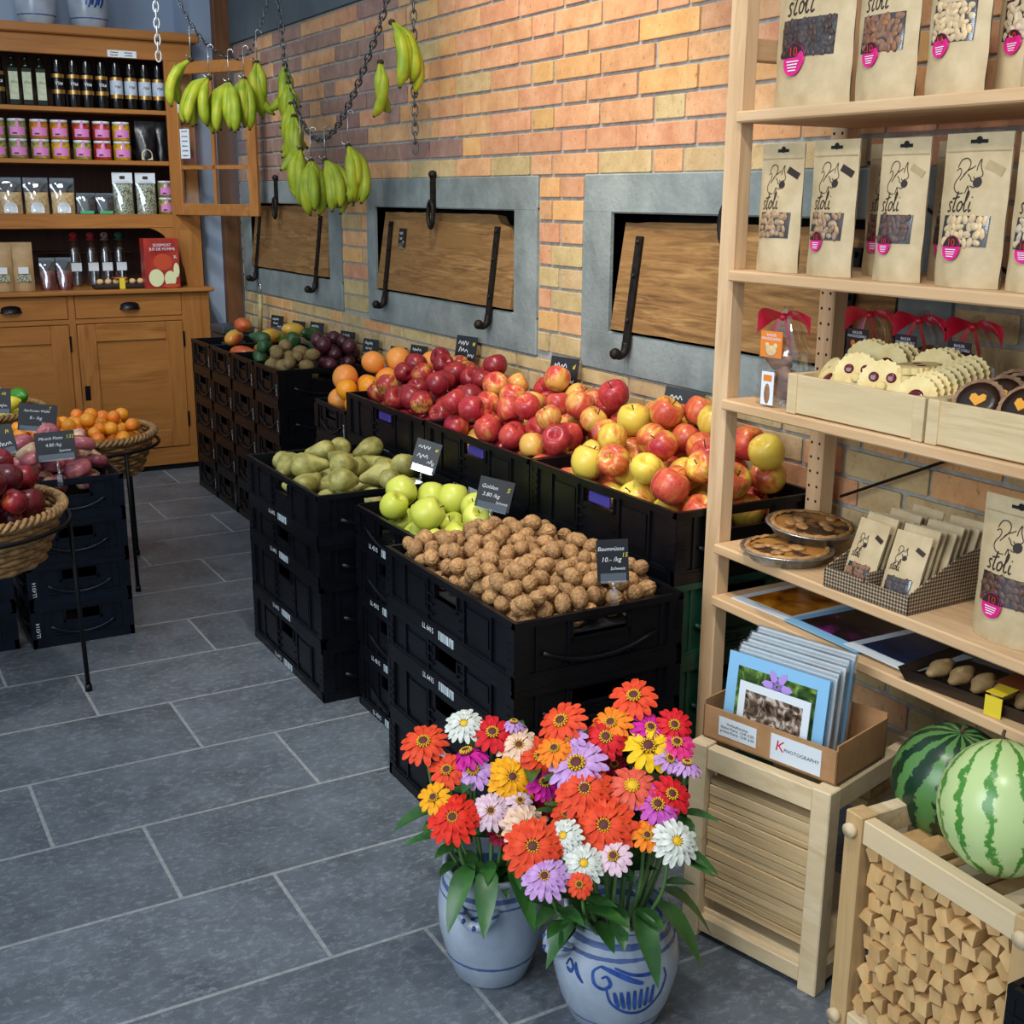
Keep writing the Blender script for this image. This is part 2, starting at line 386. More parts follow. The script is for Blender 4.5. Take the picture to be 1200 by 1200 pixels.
# hatches
def hatch(i, label, notch, dy=0.0):
    o = OP[i]; yn, yf = o[0]+.012, o[1]-.02+dy; zb = o[2]+.009; H = .296
    T = thing('wooden_hatch', label, 'hatch', (XW-.012, 0, zb), (0, math.radians(7), 0), 'oak hatches in the concrete frames')
    b = MB()
    if notch: poly = [(0, yn), (0, yf), (H*.98, yf-.02), (H*.99, yn+.15), (H*.9, yn+.12), (H*.86, yn+.06), (H*.74, yn+.045), (H*.7, yn)]
    else: poly = [(0, yn), (0, yf), (H*.98, yf-.01), (H, (yn+yf)/2), (H*.985, yn+.01)]
    pl = []
    for a, c in zip(poly, poly[1:]+poly[:1]):
        n = max(1, int(math.hypot(a[0]-c[0], a[1]-c[1])/.05))
        for j in range(n):
            t = j/n; e = .003*(noise.noise((a[1]*31+j*7.7, i, a[0]*20)))
            pl.append((a[0]+(c[0]-a[0])*t+e, a[1]+(c[1]-a[1])*t))
    vs = [(0, y, z) for z, y in pl]+[(.034, y, z) for z, y in pl]; n = len(pl)
    b.add(vs, [tuple(range(n)), tuple(range(2*n-1, n-1, -1))]+[(k, n+k, n+(k+1) % n, (k+1) % n) for k in range(n)])
    b.build('board', M_HATCH, T)
    for y in (yn+.13, yf-.09):
        s = MB(); s.box((-.008, y-.014, -.045), (0, y+.014, H*.86))
        s.tube(smooth_path([(-.004, y, -.03), (-.006, y, -.055), (-.02, y, -.066), (-.034, y, -.062)], 4), [.012]*12+[.016], 8)
        s.ball(.016, .016, .016, 8, 6, (-.036, y, -.062))
        for zz in (.03, .15, .24): s.ball(.007, .007, .007, 6, 4, (-.009, y, zz))
        s.build('iron_strap', M_IRON, T)
    yc = (yn+yf)/2+.02 if i != 0 else yn+.62
    L = thing('iron_latch', ('iron drop latch on the concrete frame above the hatch %s' % ['nearest the cabinet', 'in the middle', 'behind the pine shelf'][i]), 'latch', (XW-.006, yc, o[3]))
    s = MB(); s.box((-.012, -.012, -.01), (0, .012, .125)); s.ball(.014, .018, .014, 8, 6, (-.008, 0, .115))
    s.build('bar', M_IRON, L); q = MB()
    q.tube([(-.016, .02*math.sin(t), -.02+.045*math.cos(t)) for t in [2*PI*k/14 for k in range(14)]], .008, 6, closed=True)
    q.build('loop', M_IRON, L)
hatch(0, 'dark oak hatch with iron straps beside the honey oak cabinet', False)
hatch(1, 'oak hatch with a broken upper corner and a small black price card', True)
hatch(2, 'oak hatch with iron straps half hidden behind the pine shelf', False)
# far wall, beam
struct(MB().box((-2.6, 6.5, 0), (1.93, 6.6, 3.2)).build('wall_back', M_BLUEWALL))
struct(MB().bbox((1.837, 6.145, 0), (1.918, 6.27, 3.2), .004).build('trim_1', M_BEAM))
struct(MB().box((1.915, 6.14, 0), (2.12, 6.5, 2.062)).build('wall_right_corner', M_LINTEL))
struct(MB().box((1.735, 6.2, 0), (1.8365, 6.5, 3.2)).build('wall_back_return', M_BLUEWALL))  # strip of blue wall added further forward so this corner catches light
# ---------------------------------------------------------------- crates
M_CRATE = two('black_plastic', '#05060a', '#0a0c12', 20, .36, .05, rnd=.3, spec=.28)
M_CRATE_BLUE = two('navy_plastic', '#060b18', '#0b1424', 20, .36, .05, rnd=.3, spec=.3)
M_GREEN = two('dark_green_plastic', '#0a3327', '#0f4535', 20, .4)
M_WHITE = plain('white_print', '#dfe5e8', .6)
M_CLEAR = clear('clear_acrylic', .22)
M_PURPLE = plain('violet_latch', '#3a3486', .35)
def sticker_mat():
    t = NT('barcode_sticker'); v = t.coord('Object', (1, 1, 1)); w = t.n('ShaderNodeTexNoise'); w.inputs['Scale'].default_value = 260; w.inputs['Detail'].default_value = 0
    mp = t.coord('Object', (0.02, 1, .02)); t.l(mp, w.inputs['Vector'])
    return t.fin(t.ramp(w.outputs['Fac'], [(.47, lin('#c9d6da')), (.53, lin('#5a666c'))]), .5)
M_STICK = sticker_mat()
_cr = {}
def crate_meshes(wx, ly, h, mat, hole_x, hole_y):
    key = (wx, ly, h, mat.name, hole_x, hole_y)
    if key in _cr: return _cr[key]
    b = MB(); hx, hy = wx/2-.001, ly/2-.001
    for side in range(4):
        L = ly if side in (0, 2) else wx; D = hx if side in (0, 2) else hy
        # u along side, d inward
        R = Matrix.Rotation([PI/2*0, PI/2, PI, -PI/2][side], 4, 'Z')
        # base frame: side 0 is the -x face: point = (-D + d, u, z)
        def bx(u0, u1, d0, d1, z0, z1): b.box((-D+d0, u0, z0), (-D+d1, u1, z1), 0, R)
        l2 = L/2-.001
        bx(-l2, l2, 0, .012, 0, .024); bx(-l2, l2, 0, .010, h-.014, h)
        bx(-l2, l2, .002, .014, .024, .030)
        for s in (-1, 1):
            u = s*l2; a, c = sorted((u, u-s*.034)); bx(a, c, .001, .014, .02, h-.008)
            for q in range(int((h-.05)/.018)): bx(a+.003, c-.003, -.0005, .003, .034+.018*q, .041+.018*q)
        wide = side in (0, 2)
        hole = hole_x if wide else hole_y; hw = hole/2
        z_h0, z_h1 = h-.052, h-.022
        zt = h-.012; zb = .026; dd0, dd1 = .007, .013; e = l2-.032
        if hole:
            bx(-e, -hw, dd0, dd1, zb, zt); bx(hw, e, dd0, dd1, zb, zt); bx(-hw, hw, dd0, dd1, zb, z_h0); bx(-hw, hw, dd0, dd1, z_h1, zt)
            bx(-hw-.004, hw+.004, .003, .014, z_h0-.006, z_h0)
            bx(-hw-.006, -hw, .003, .014, z_h0-.006, z_h1); bx(hw, hw+.006, .003, .014, z_h0-.006, z_h1)
        else: bx(-e, e, dd0, dd1, zb, zt)
        # ribs and raised panels
        if L > .5:
            for u in (-.2, -.085, .085, .2):
                bx(u-.003, u+.003, .002, .012, .026, h-.012)
            for u in (-.142, .142): bx(u-.045, u+.045, .004, .010, .05, h-.03)
            for u in (-.09, .06):
                for q in range(3): bx(u, u+.03, .002, .010, .045+.022*q, .049+.022*q)
        else:
            for u in (-e+.02, -e*.45, e*.45, e-.02): bx(u-.003, u+.003, .003, .012, .026, h-.012)
            pts = [(-D+.004, t*e*.8, (h-.05)*.42+.03*abs(t)**2.2) for t in [k/6-1 for k in range(13)]]
            b.tube(pts, .006, 5, 0, R)
            for q in range(5): bx(-.08+.037*q, -.062+.037*q, .003, .010, .034, .040); bx(-.08+.037*q, -.062+.037*q, .003, .010, .046, .050)
    b.box((-hx+.012, -hy+.012, .006), (hx-.012, hy-.012, .014))
    _cr[key] = b.mesh('crate_body', mat); return _cr[key]
stick_me = MB().box((-.0012, -.034, -.0095), (0, .034, .0095)).mesh('sticker', M_STICK)
def on_negx(o): o.rotation_euler = (PI/2, 0, -PI/2)   # text lies on a -x face, reading left to right for a viewer at -x
def crate(loc, wx, ly, h, label, mat=M_CRATE, sticker=True, latch=False, vert=None, hole_x=.1, hole_y=.13, code='LL 6415', group='black plastic produce crates', rz=0, name='produce_crate'):
    T = thing(name, label, 'crate', loc, (0, 0, rz), group)
    put('body', crate_meshes(wx, ly, h, mat, hole_x, hole_y), T)
    if sticker:
        put('barcode_sticker', stick_me, T, (-wx/2, -.012, .0125))
        o = put('lettering', text_mesh(code, .017, M_WHITE), T, (-wx/2-.0006, .075, .012)); on_negx(o)
    if latch: MB().bbox((-wx/2+.006, -.042, h-.05), (-wx/2+.016, .042, h-.024), .003).build('latch', M_PURPLE, T)
    if vert == '-y':
        o = put('lettering', text_mesh(code, .016, M_WHITE), T, (-wx/2+.019, -ly/2-.0012, h*.45)); o.rotation_euler = (PI/2, -PI/2, 0)
    if vert == '-x':
        o = put('lettering', text_mesh(code, .015, M_WHITE), T, (-wx/2-.0012, -ly/2+.019, h*.45)); o.rotation_euler = (PI/2, -PI/2, -PI/2)
    return T
ORD = ['lowest', 'second from the floor', 'third from the floor', 'fourth from the floor', 'fifth from the floor']
def stack(cx, cy, wx, ly, heights, what, mat=M_CRATE, top=None, z=0, **kw):
    for i, h in enumerate(heights):
        last = i == len(heights)-1
        lab = ('black crate holding %s, topmost of its stack' % what) if last else ('black crate %s in the stack under the %s' % (ORD[i], what))
        if mat is M_GREEN and not last: lab = lab.replace('black', 'dark green')
        k = dict(kw)
        if last and top: k.update(top)
        crate((cx, cy, z), wx, ly, h-.0005, lab, mat if not (last and mat is M_GREEN) else M_CRATE, **k); z += h
    return z
ZP = stack(1.275, 3.198, .4, .6, [.155, .175, .115, .14], 'green pears')
ZG = stack(1.312, 2.660, .3, .4, [.154, .154, .154, .102], 'yellow-green apples', code='LL 4315')
ZW = stack(1.265, 2.142, .4, .6, [.16, .155, .115, .14], 'walnuts')
ZA = .715
stack(1.693, 3.421, .4, .6, [.185, .185, .185, .16], 'dark red apples', top=dict(latch=True), hole_x=.12)
stack(1.693, 2.8167, .4, .6, [.185, .185, .185, .16], 'red and gold apples', top=dict(latch=True), hole_x=.12)
stack(1.693, 2.2155, .4, .6, [.185, .185, .185, .16], 'yellow and red apples', M_GREEN, top=dict(latch=True), hole_x=.12)
ZO = stack(1.693, 3.875, .4, .3, [.13]*5, 'oranges and grapefruit', sticker=False, vert='-x', code='LL4314', hole_x=.09, hole_y=.12)
FAR = []
for i, (yc, what) in enumerate(((4.555, 'kiwis and plums'), (4.86, 'avocados'), (5.165, 'mangoes'), (5.47, 'green limes'))):
    FAR.append(stack(1.693, yc, .4, .3, [.14]*5, what, sticker=False, vert='-x', code='LL4314', hole_x=.09, hole_y=.12))
ZL = stack(.600, 3.905, .305, .405, [.13]*4, 'flat peaches', M_CRATE_BLUE, sticker=False, vert='-y', code='LL4314', hole_x=.1, hole_y=.11)
stack(.262, 3.935, .305, .405, [.13]*4, 'peaches behind the nectarines', M_CRATE_BLUE, sticker=False, vert='-y', code='LL4314', hole_x=.1, hole_y=.11)
# ---------------------------------------------------------------- fruit
def apple_mat(name, base, blush, deep, amt, streak=1.0):
    t = NT(name); w = t.math('MULTIPLY', t.rnd(), 43.0)
    v1 = t.coord('Object', (14, 14, 9)); n1 = t.noise(v1, 1.2, 3, .5, w=w)
    v2 = t.coord('Object', (90, 90, 14)); n2 = t.noise(v2, 1.5, 4, .6, w=w)
    k = t.math('ADD', t.math('ADD', n1, t.math('MULTIPLY', t.math('SUBTRACT', n2, .5), .5*streak)), t.math('MULTIPLY', t.math('SUBTRACT', t.rnd(), .5), .35))
    c = t.ramp(k, [(amt-.1, lin(base)), (amt+.06, lin(blush)), (amt+.3, lin(deep))])
    v3 = t.coord('Object', (1, 1, 1)); n3 = t.noise(v3, 420, 2, .5); c = t.mix(t.math('MULTIPLY', t.math('GREATER_THAN', n3, .68), .35), c, lin('#e8d9a0'))
    return t.fin(c, .3, 0, .45)
M_AP1 = apple_mat('apple_dark_red', '#c9a24a', '#9e2a2a', '#7a1524', .30)
M_AP2 = apple_mat('apple_red_gold', '#d9a850', '#c4463a', '#a02230', .42)
M_AP3 = apple_mat('apple_gold_red', '#dcc04a', '#cf6238', '#a82434', .50)
M_GOLD = two('golden_apple', '#b9bf3a', '#cfd35a', 9, .35, rnd=.1)
M_STEM = plain('fruit_stem', '#4a3520', .8)
M_PEAR = two('green_pear', '#7c7636', '#b0aa62', 26, .5, .1, lo=.38, hi=.6, rnd=.22)
M_WALNUT = two('walnut_shell', '#7d5631', '#b58a58', 150, .65, .6, lo=.3, hi=.65, rnd=.3, dist=.006, bscale=230)
M_ORANGE = two('orange_peel', '#e08a14', '#ee9f1e', 20, .4, .25, rnd=.1, bscale=300, dist=.001)
M_GRAPEF = two('grapefruit_peel', '#e39a45', '#e88a3c', 12, .4, .2, rnd=.1, bscale=260, dist=.001)
M_LEMON = two('lemon_peel', '#d9c92a', '#e6da4d', 16, .4, .25, rnd=.08, bscale=240, dist=.001)
M_LIME = plain('lime_peel', '#3d8a22', .35)
M_KIWI = two('kiwi_skin', '#6e5a34', '#8a7548', 60, .8, .3, rnd=.2)
M_PLUM = two('plum_skin', '#32151f', '#54222e', 14, .35, rnd=.3)
M_AVO = two('avocado_skin', '#1d3a20', '#2f5a2c', 40, .5, .4, rnd=.3)
M_MANGO = apple_mat('mango_skin', '#c9a03c', '#c76a32', '#a52f2c', .46, .3)
M_NECT = apple_mat('nectarine_skin', '#cf6a34', '#8f1722', '#54101f', .30, .3)
M_PEACH = apple_mat('flat_peach_skin', '#dcbc94', '#b9656a', '#7d3a48', .45, .3)
M_APRI = apple_mat('apricot_skin', '#ee9a25', '#ea8422', '#d4542c', .55, .2)
M_BLUEST = plain('blue_sticker', '#2a5fc0', .4)
def fruit_mesh(name, prof, mat, n=18, wob=0.0, seed=0, sx=1, sy=1):
    def fn(p, a, j):
        k = 1+wob*noise.noise((math.cos(a)*1.3+seed*3.1, math.sin(a)*1.3, p[2]*25+seed))
        return (p[0]*k*sx, p[1]*k*sy, p[2]*(1+wob*.4*math.sin(a+seed)))
    return MB().lathe(prof, n, fn=fn).mesh(name, mat)
def apple_prof(r, hh=.9):
    return [(.02*r, .58*hh*r), (.12*r, .62*hh*r), (.28*r, .78*hh*r), (.5*r, .88*hh*r), (.75*r, .78*hh*r), (.93*r, .48*hh*r), (r, .08*hh*r), (.96*r, -.3*hh*r), (.82*r, -.64*hh*r), (.6*r, -.88*hh*r), (.38*r, -.95*hh*r), (.2*r, -.85*hh*r), (.04*r, -.74*hh*r)][::-1]
def ball_prof(r, k=1.0, n=11): return [(max(.02*r, r*math.sin(PI*j/n)), -r*k*math.cos(PI*j/n)) for j in range(n+1)]
def pear_prof(s): return [(.002, -.046), (.012, -.047), (.022, -.043), (.0295, -.033), (.032, -.02), (.030, -.004), (.0245, .012), (.0185, .026), (.0145, .037), (.011, .045), (.005, .050), (.002, .051)]
def lemon_prof(r): return [(.05*r, -1.42*r), (.18*r, -1.36*r), (.3*r, -1.22*r), (.62*r, -.95*r), (.9*r, -.5*r), (r, 0), (.9*r, .5*r), (.62*r, .95*r), (.3*r, 1.2*r), (.15*r, 1.34*r), (.05*r, 1.38*r)]
stem_me = MB().tube([(0, 0, .0), (.001, 0, .008), (.004, .001, .016)], [.0016, .0013, .0018], 5).mesh('stem', M_STEM)
apsticker_me = MB().add([(.0002+.010*math.cos(t), .007*math.sin(t), 0) for t in [2*PI*k/10 for k in range(10)]], [tuple(range(10))]).mesh('sticker', M_BLUEST)
def pack(n, x0, x1, y0, y1, zf, r, seed, tries=60, bias=None, circ=None, jit=.12):
    R = random.Random(seed); pts = []
    for i in range(n):
        rr = r*(1+R.uniform(-jit, jit)); best = None
        for t in range(tries):
            if circ:
                a = R.uniform(0, 2*PI); q = (circ-rr)*math.sqrt(R.random()); x, y = x0+q*math.cos(a), y0+q*math.sin(a)
            else: x, y = R.uniform(x0+rr, x1-rr), R.uniform(y0+rr, y1-rr)
            z = zf+rr
            for (px, py, pz, pr) in pts:
                d2 = (px-x)**2+(py-y)**2; s = (pr+rr)*1.03
                if d2 < s*s: z = max(z, pz+math.sqrt(s*s-d2))
            sc = z+(bias(x, y) if bias else 0)
            if best is None or sc < best[0]: best = (sc, x, y, z, rr)
        pts.append(best[1:])
    return pts
def scatter(name, label, cat, group, meshes, pts, r0, seed, stem=None, lie=False, sticker=0, upright=.6):
    R = random.Random(seed)
    for i, (x, y, z, rr) in enumerate(pts):
        if lie: rot = (PI/2+R.uniform(-.35, .35), R.uniform(-.4, .4), R.uniform(0, 2*PI))
        else: rot = (R.gauss(0, upright), R.gauss(0, upright), R.uniform(0, 2*PI))
        o = put(name, R.choice(meshes), None, (x, y, z), rot, rr/r0); tag(o, label, cat, group)
        if stem and R.random() < .6: put('stem', stem_me, o, (0, 0, stem))
        if sticker and R.random() < sticker:
            o['label'] = label.replace(' heaped', ' with blue sticker').replace('yellow apple with red blush', 'yellow and red apple'); a = R.uniform(0, 2*PI); s = put('sticker', apsticker_me, o)
            d = Vector((math.cos(a)*.8, math.sin(a)*.8, .45)).normalized(); s.location = d*(r0*.985); s.rotation_euler = d.to_track_quat('Z', 'X').to_euler()
def liner(x0, x1, y0, y1, z, mat, what):
    o = MB().box((x0, y0, z-.004), (x1, y1, z)).build('crate_insert', mat); tag(o, 'dark liner sheet lying under the %s in their crate' % what, 'liner'); return o
M_LINER = plain('liner_black', '#101114', .7)
AP = {k: [fruit_mesh('apple', apple_prof(.037, hh), m, 20, .035, s) for s, hh in ((1, .9), (2, .95), (3, .86))] for k, m in (('d', M_AP1), ('m', M_AP2), ('g', M_AP3))}
def crate_fill(cx, cy, wx, ly, zrim, depth, what, n, r, seed, slope=0, **kw):
    x0, x1, y0, y1 = cx-wx/2+.016, cx+wx/2-.016, cy-ly/2+.016, cy+ly/2-.016
    liner(x0, x1, y0, y1, zrim-depth, M_LINER, what)
    return pack(n, x0, x1, y0, y1, zrim-depth, r, seed, bias=lambda x, y: -slope*(x-cx)+.25*max(0, abs(x-cx)-wx*.3)+.25*max(0, abs(y-cy)-ly*.33), **kw)
scatter('apple', 'dark red apple heaped in the crate beside the oranges', 'apple', 'dark red apples', AP['d'], crate_fill(1.693, 3.421, .4, .6, ZA, .085, 'dark red apples', 62, .037, 1, .25), .037, 11, .021)
scatter('apple', 'red and gold apple heaped in the middle apple crate', 'apple', 'red and gold apples', AP['m'], crate_fill(1.693, 2.8167, .4, .6, ZA, .085, 'red and gold apples', 66, .037, 2, .25), .037, 12, .021, sticker=.06)
scatter('apple', 'yellow apple with red blush heaped in the crate by the pine shelf post', 'apple', 'yellow and red apples', AP['g'], crate_fill(1.693, 2.216, .4, .6, ZA, .085, 'yellow and red apples', 56, .039, 3, .25), .037, 13, .021, sticker=.14)
GO = [fruit_mesh('golden_apple', apple_prof(.037, h), M_GOLD, 20, .03, s) for s, h in ((4, .98), (5, 1.02))]
scatter('golden_apple', 'plain yellow-green apple in the crate behind the walnuts', 'apple', 'yellow-green apples', GO, crate_fill(1.312, 2.66, .3, .4, ZG, .078, 'yellow-green apples', 15, .038, 4), .037, 14, .023)
PE = [fruit_mesh('pear', [(r, z) for r, z in pear_prof(1)], M_PEAR, 16, .06, s) for s in (1, 2, 3)]
scatter('pear', 'russet green pear lying in the crate in front of the dark red apples', 'pear', 'green pears', PE, crate_fill(1.275, 3.198, .4, .6, ZP, .085, 'pears', 36, .036, 5), .035, 15, .05, lie=True)
def walnut(seed):
    def fn(p):
        d = p.normalized(); g = abs(noise.noise(Vector((d.x*3.2+seed*5, d.y*3.2, d.z*2.0)))); g2 = abs(noise.noise(Vector((d.x*6.5, d.y*6.5+seed*3, d.z*4.5))))
        k = 1-.11*math.exp(-(g/.06)**2)-.07*math.exp(-(g2/.07)**2)-.05*math.exp(-(d.x/.05)**2)+.06*math.exp(-((abs(d.x)-.14)/.07)**2)
        return p*k
    return MB().ball(.0178, .0182, .0222, 30, 20, fn=fn).mesh('walnut', M_WALNUT)
WN = [walnut(s) for s in (1, 7, 13, 21)]
scatter('walnut', 'brown walnut in its shell heaped in the open crate', 'walnut', 'walnuts in the crate', WN, crate_fill(1.265, 2.142, .4, .6, ZW, .045, 'walnuts', 300, .0176, 6, tries=45), .0190, 16, upright=1.2)
OR = [fruit_mesh('orange', ball_prof(.036, .96), M_ORANGE, 18, .02, 1)]; GF = [fruit_mesh('grapefruit', ball_prof(.046, .92), M_GRAPEF, 18, .02, 2)]
p = crate_fill(1.693, 3.868, .4, .3, ZO, .045, 'oranges', 26, .038, 7, .35)
scatter('orange', 'orange piled in the crate between dark red apples and plums', 'orange', 'oranges by the apples', OR, [q for q in p if q[0] < 1.80 and (q[1] < 3.9)], .036, 17)
scatter('grapefruit', 'pale orange grapefruit piled beside the oranges', 'grapefruit', 'grapefruit by the oranges', GF, [(a, b, c+.008, d*1.12) for a, b, c, d in p if not (a < 1.80 and b < 3.9)], .046, 18)
KI = [fruit_mesh('kiwi', ball_prof(.025, 1.3), M_KIWI, 14, .04, 1)]; PLm = [fruit_mesh('plum', ball_prof(.028, 1.05), M_PLUM, 14, .03, 1)]
zf = FAR[0]
liner(1.51, 1.877, 4.42, 4.69, zf-.06, M_LINER, 'kiwis and plums')
scatter('kiwi', 'fuzzy brown kiwi in the crate in front of the avocados', 'kiwi', 'kiwis', KI, pack(22, 1.512, 1.69, 4.422, 4.688, zf-.06, .028, 8), .028, 19, lie=True)
scatter('plum', 'dark purple plum in the crate beside the kiwis', 'plum', 'purple plums', PLm, pack(24, 1.695, 1.876, 4.422, 4.688, zf-.06, .029, 9), .028, 20)
AV = [fruit_mesh('avocado', [(r*1.1, z*1.05) for r, z in pear_prof(1)], M_AVO, 14, .03, 2)]
scatter('avocado', 'dark green avocado in the crate behind the kiwis', 'avocado', 'avocados', AV, crate_fill(1.693, 4.86, .4, .3, FAR[1], .055, 'avocados', 12, .045, 10), .052, 21, lie=True)
MG = [fruit_mesh('mango', ball_prof(.04, 1.45), M_MANGO, 16, .05, 2, 1, .85)]
scatter('mango', 'red and yellow mango in the crate behind the avocados', 'mango', 'mangoes', MG, crate_fill(1.693, 5.165, .4, .3, FAR[2], .085, 'mangoes', 8, .056, 11), .060, 22, lie=True)
LI = [fruit_mesh('lime', lemon_prof(.024), M_LIME, 14)]
scatter('lime', 'green lime in the crate nearest the cabinet', 'lime', 'limes near the cabinet', LI, crate_fill(1.693, 5.47, .4, .3, FAR[3], .06, 'limes', 5, .03, 12, .9), .028, 23, lie=True)
# flat peaches, plain peaches, baskets
FP = [fruit_mesh('flat_peach', [(.004, -.008), (.012, -.012), (.022, -.02), (.036, -.0225), (.044, -.012), (.046, .002), (.042, .016), (.032, .0225), (.02, .02), (.01, .012), (.003, .009)], M_PEACH, 18, .06, s) for s in (1, 2)]
scatter('flat_peach', 'flattened pink peach piled in the crate beside the nectarine basket', 'peach', 'flat peaches', FP, crate_fill(.600, 3.905, .305, .405, ZL, .075, 'flat peaches', 30, .036, 13), .043, 24, upright=.35)
scatter('flat_peach', 'flattened pink peach in the crate behind the nectarine basket', 'peach', 'flat peaches behind the nectarines', FP, crate_fill(.262, 3.935, .305, .405, ZL, .075, 'peaches', 22, .036, 14), .043, 25, upright=.35)
# ---------------------------------------------------------------- pine shelf unit
SH = thing('shelf_unit', 'pine shelving unit with square posts and five boards against the brick wall', 'shelf', (0, 0, 0))
ZS = [1.506, 1.211, .957, .655, .542]
YF = 1.912; YN = .80
for (x0, x1) in ((1.566, 1.601), (1.842, 1.884)):
    for (y0, y1) in ((1.867, YF), (YN-.045, YN)):
        o = MB().bbox((x0, y0, 0), (x1, y1, 2.26), .003).build('post', M_PINEZ, SH)
        if x0 > 1.8:
            q = MB()
            for k in range(60): 
                for yy in (y0+.011, y1-.011): q.lathe([(.0032, -.0004), (.0032, .0004)], 8, 0, Matrix.Translation((x0, yy, .1+.032*k)) @ Matrix.Rotation(PI/2, 4, 'Y'))
            stuff(q.build('peg_holes', M_DARK, o))
for z in ZS:
    MB().bbox((1.553, YN-.02, z-.021), (1.875, 1.8665, z), .003).build('shelf_board', M_PINE, SH)
MB().bbox((1.601, 1.875, 1.60), (1.842, 1.905, 1.64), .002).build('cross_rail', M_PINEX, SH)
for a, b in (((1.888, 1.85, .72), (1.888, 1.02, 1.12)), ((1.892, 1.85, 1.42), (1.892, 1.02, .96))):
    MB().tube([a, b], .0035, 6).build('brace', M_IRON, SH)
# ---------------------------------------------------------------- nut pouches
M_KRAFT = two('kraft_paper', '#b39d76', '#c3ae88', 30, .55, .06, rnd=.06)
M_INK = plain('brown_ink', '#2a1a16', .6)
M_PINK = plain('pink_print', '#d3177a', .5)
M_REDP = plain('red_print', '#c8202c', .5)
M_BAGDARK = plain('pouch_window', '#2c211b', .35)
M_FILM = clear('clear_film', .10, rough=.12)
NUTC = {'almond': ('#7a4a2c', '#9c6a42'), 'cashew': ('#c9a878', '#dcc196'), 'choc': ('#33211a', '#4a3228'), 'mixed': ('#8a6544', '#c4a077'), 'pecan': ('#4a2e22', '#6b4838'), 'pale': ('#bfa787', '#d8c5a6')}
M_NUT = {k: two('nut_'+k, a, b, 90, .5, .2, rnd=0) for k, (a, b) in NUTC.items()}
SQ = [[(.05,.78),(.13,.95),(.30,1.0),(.45,.92),(.47,.78),(.36,.64),(.24,.52),(.20,.47)], [(.03,.70),(.12,.76),(.2,.7),(.17,.58),(.07,.46),(.03,.34),(.1,.22),(.24,.16),(.4,.17)],
      [(.30,.60),(.42,.70),(.56,.76),(.66,.82)], [(.72,.70),(.74,.86),(.80,.97),(.82,.84),(.88,.72),(.94,.62),(.90,.55),(.80,.53)], [(.46,.62),(.56,.54),(.62,.46),(.78,.44)],
      [(.80,.53),(.72,.50),(.66,.56)], [(.46,.16),(.50,.26),(.54,.34),(.58,.22),(.64,.14)], [(.60,.34),(.72,.30),(.80,.34)]]
LET = [[(-.02,.03),(.05,0),(.11,.06),(.09,.15),(.04,.22),(.06,.30),(.13,.33),(.16,.28)], [(.34,.66),(.29,.38),(.24,.08),(.28,0),(.34,.06)], [(.16,.42),(.26,.44),(.42,.49)],
       [(.50,.33),(.43,.27),(.40,.12),(.45,.02),(.53,.07),(.57,.22),(.52,.33),(.48,.31)], [(.58,.22),(.64,.28),(.74,.5),(.75,.66),(.70,.62),(.66,.35),(.65,.08),(.70,.01),(.76,.08)],
       [(.86,.33),(.82,.12),(.85,.01),(.92,.07)], [(.895,.46),(.91,.49)]]
class Pouch:
    def __init__(s, w, h, d): s.w, s.h, s.d = w, h, d
    def fy(s, x, z):
        t = min(max(z/s.h, 0), 1); u = min(abs(x)/(s.w/2), 1)
        dep = s.d*max(0, 1-t/.86)**.65 if t > .06 else s.d*(.86+.14*t/.06)*max(0, 1-t/.86)**.65
        return -(dep*math.cos(u*PI/2)**.75+.0012) + .0015*math.sin(x*160+z*70)*(1-t)
    def body(s):
        b = MB()
        b.grid(lambda u, v: ((u-.5)*s.w, s.fy((u-.5)*s.w, v*s.h), v*s.h), 14, 14)
        b.grid(lambda u, v: ((.5-u)*s.w, -s.fy((.5-u)*s.w, v*s.h)*.9, v*s.h), 14, 14)
        b.add([((i/14-.5)*s.w, s.fy((i/14-.5)*s.w, 0), 0) for i in range(15)]+[((.5-i/14)*s.w, -s.fy((.5-i/14)*s.w, 0)*.9, 0) for i in range(15)], [tuple(range(29, -1, -1))])
        return b
    def patch(s, x0, x1, z0, z1, e, nu=8, nv=6): return MB().grid(lambda u, v: (x0+(x1-x0)*u, s.fy(x0+(x1-x0)*u, z0+(z1-z0)*v)-e, z0+(z1-z0)*v), nu, nv)
    def disc(s, cx, cz, r, e, a0=0, a1=2*PI, n=20, sq=1.0):
        pts = [(cx+r*math.cos(a0+(a1-a0)*k/n), cz+r*sq*math.sin(a0+(a1-a0)*k/n)) for k in range(n+1)]
        return [(x, s.fy(x, z)-e, z) for x, z in pts]
    def stroke(s, b, pts, ox, oz, sc, w, e=.0009, asp=1.0):
        q = [(ox+x*sc*asp, oz+z*sc) for x, z in sp2(pts, 4)]; o = len(b.v); b.ribbon(q, w)
        for i in range(o, len(b.v)): x, _, z = b.v[i]; b.v[i] = (x, s.fy(x, z)-e, z)
